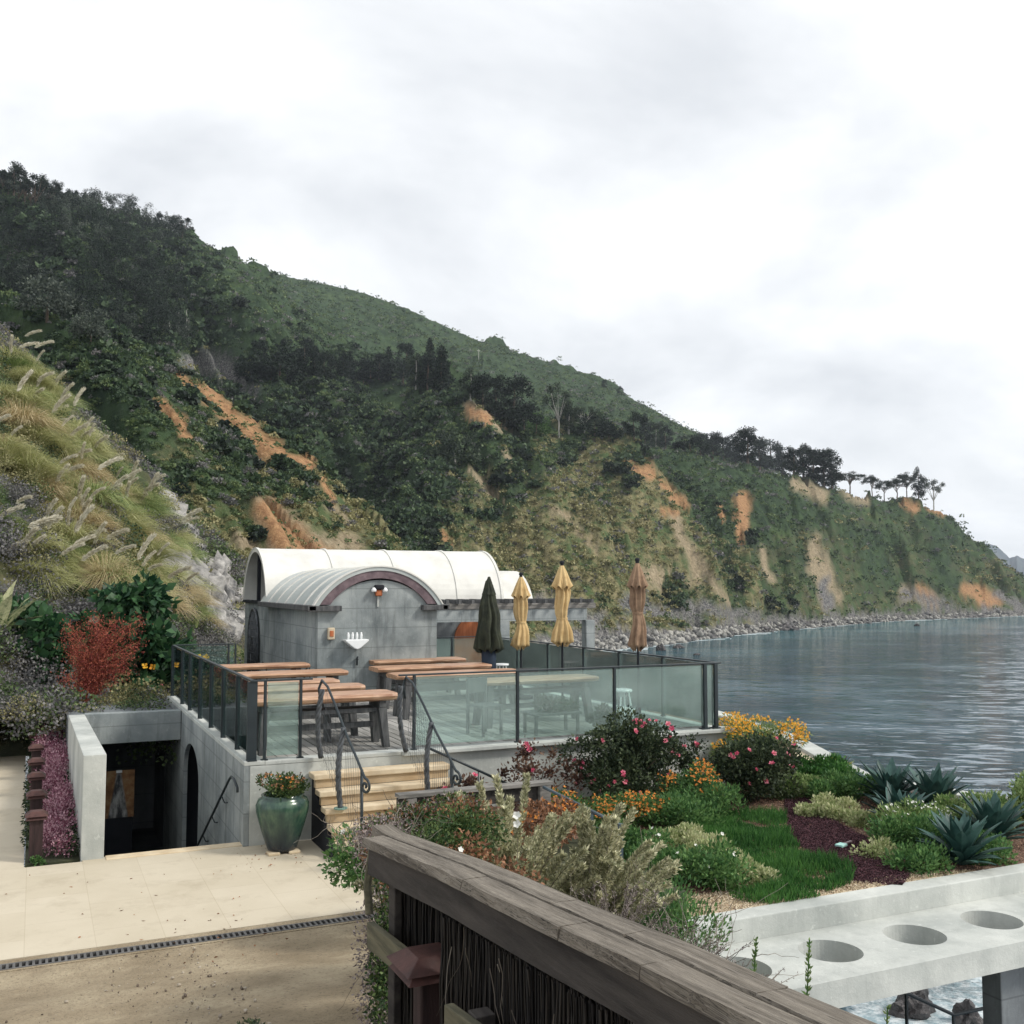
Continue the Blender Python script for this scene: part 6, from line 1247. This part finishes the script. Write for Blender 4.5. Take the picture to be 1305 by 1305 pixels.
# forest mass: one object
rg=np.random.default_rng(90); Vf=[];Ff=[];Mi=[];b=0
fc=np.argwhere(VIS&(LI==4)&(PX>-60)&(PX<235)&(PY>262)&(PY<452)&((PX<200)|(PY>300))); fk=fc[rg.integers(0,len(fc),620)]
tv=[tree_proto(k,700+i)[:2] for i,k in enumerate(('round','cone','cone','bush','open'))]
for a in fk:
    j=rg.integers(0,5); v,f=tv[j]; keep=rg.permutation(len(f))[:420]; vv=v.reshape(-1,4,3)[keep].reshape(-1,3); H=rg.uniform(6,14)*(.55 if j==3 else 1); vv=vv*np.array([H*1.15,H*1.15,H])*1.0+np.array([X[a[0],a[1]],Y[a[0],a[1]],HZ[a[0],a[1]]-.5]); ff=np.arange(len(vv)).reshape(-1,4)+b; b+=len(vv); Vf.append(vv); Ff.append(ff); Mi.append(np.full(len(ff),0 if rg.random()<.93 else 1))
tag(npmesh('mountain_forest',np.concatenate(Vf),np.concatenate(Ff),None,mats=[FT['cyp'],FT['gry']],mi=np.concatenate(Mi)),kind='stuff')
for (c,t) in TP.values(): bpy.data.objects.remove(c); bpy.data.objects.remove(t)
# snags and poles
snag=mat('bleached_wood',(.42,.41,.38),(.6,.58,.54),scale=4,bump=0)
for i,(x,y,h) in enumerate(((215,441,26),(227,437,32),(237,434,34),(240,440,24),(35,395,16))):
    p=hit(x,y,100); H=h/F*math.hypot(p.x,p.y)*1.1; o=empty('dead_tree',tuple(p),['leftmost of the pale bare trunks below the forest','second pale bare trunk below the forest','third pale bare trunk below the forest, tallest','rightmost pale bare trunk below the forest, short','short pale trunk in front of the rounded grey tree'][i],'dead tree','pale bare trunks'); MB().tube([(0,0,-.5),(.1,0,H*.5),(.0,0,H)],H*.016,6,r1=H*.006).build('trunk',snag,o); MB().tube([(0,0,H*.6),(H*.06,0,H*.75)],H*.006,5).build('branch',snag,o)
for x,y,h,lab in ((355,492,20,'thin utility pole on the ridge above the orange slide'),(610,462,14,'tiny utility pole on the upper mountainside')):
    p=hit(x,y,100); H=h/F*math.hypot(p.x,p.y)*1.1; o=empty('utility_pole',tuple(p),lab,'utility pole'); MB().tube([(0,0,-.5),(0,0,H)],H*.02,6).build('pole',snag,o); MB().box(-H*.13,H*.13,-H*.012,H*.012,H*.88,H*.92).build('crossarm',snag,o)
p=hit(745,556,100); o=empty('dead_tree',tuple(p),'bleached dead tree with spreading bare branches on the middle spur','dead tree'); mb=MB(); H=11.
mb.tube([(0,0,-.5),(.2,0,H*.4),(0,0,H*.8)],.3,6,r1=.1)
for i in range(12): a=rnd.uniform(0,6.3); z=H*rnd.uniform(.2,.7); q=H*rnd.uniform(.25,.5); mb.tube([(.1,0,z),(math.cos(a)*q*.5,math.sin(a)*q*.5,z+q*.3),(math.cos(a)*q,math.sin(a)*q,z+q*rnd.uniform(.2,.6))],.13,5,r1=.04)
mb.build('branches',snag,o,fix=False)
# ================================================ HAZE
hz=MB().box(-5600,5600,-5600,5600,-46,420).build('haze',None); hzm=bpy.data.materials.new('coastal_haze'); hzm.use_nodes=True; t=hzm.node_tree; t.nodes.remove(t.nodes['Principled BSDF'])
pv=N(t,'ShaderNodeVolumePrincipled',Density=.00010); pv.inputs['Color'].default_value=(.80,.88,1,1); pv.inputs['Anisotropy'].default_value=.2; t.links.new(pv.outputs[0],t.nodes['Material Output'].inputs[1]); hz.data.materials.append(hzm); tag(hz,kind='stuff')
# ================================================ SEA ROCKS
rm=mat('wet_sea_rock',(.02,.019,.02),(.09,.08,.08),scale=.9,rough=.5,bump=.9,bscale=3,bdist=.15,world=True,spec=.5)
def searock(px,py,wpx,hpx,lab,seedk):
    p=gz(px,py,SEA); d=math.hypot(p.x,p.y); w=wpx/F*d/2; h=hpx/F*d; bm=bmesh.new(); bmesh.ops.create_icosphere(bm,subdivisions=4,radius=1); rg_=np.random.default_rng(seedk)
    for v in bm.verts:
        a=math.atan2(v.co.y,v.co.x); n_=float(fbm(np.array([v.co.x*1.6+seedk]),np.array([v.co.y*1.6+v.co.z*1.3]),5,seedk)[0]); r1=abs(float(fbm(np.array([v.co.x*3+seedk]),np.array([v.co.z*3+v.co.y*2]),4,seedk+9)[0])); k=1+.55*n_-.35*r1; v.co=Vector((v.co.x*w*k,v.co.y*w*.8*k,v.co.z*h*(1 if v.co.z>0 else .6)*k))
    me=bpy.data.meshes.new('sea_rock'); bm.to_mesh(me); bm.free(); me.materials.append(rm); o=bpy.data.objects.new('sea_rock',me); col.objects.link(o); o.location=(p.x,p.y,SEA-.05); tag(o,lab,'rock','dark rocks standing in the sea')
for i,a in enumerate([(1160,1290,64,34,'jagged dark rock in the white surf below the slab'),(1232,1302,34,24,'smaller dark rock in the surf beside the concrete column'),(842,829,16,8,'dark sea rock left of a pair off the rocky shore'),(864,826,17,5,'low sea rock right of a pair off the rocky shore'),(888,835,10,3,'tiny sea rock farthest off the shore'),(1001,803,34,9,'largest dark rock at the tip of the boulder spit'),(1024,799,22,8,'dark rock just beyond the tip of the boulder spit'),(975,805,24,6,'flat dark rock on the near side of the boulder spit'),(960,800,20,7,'dark rock at the root of the boulder spit'),(1168,798,7,4,'tiny dark rock far out in the bay'),(1090,795,14,3,'low rock awash in front of the headland')]): searock(*a,600+i)
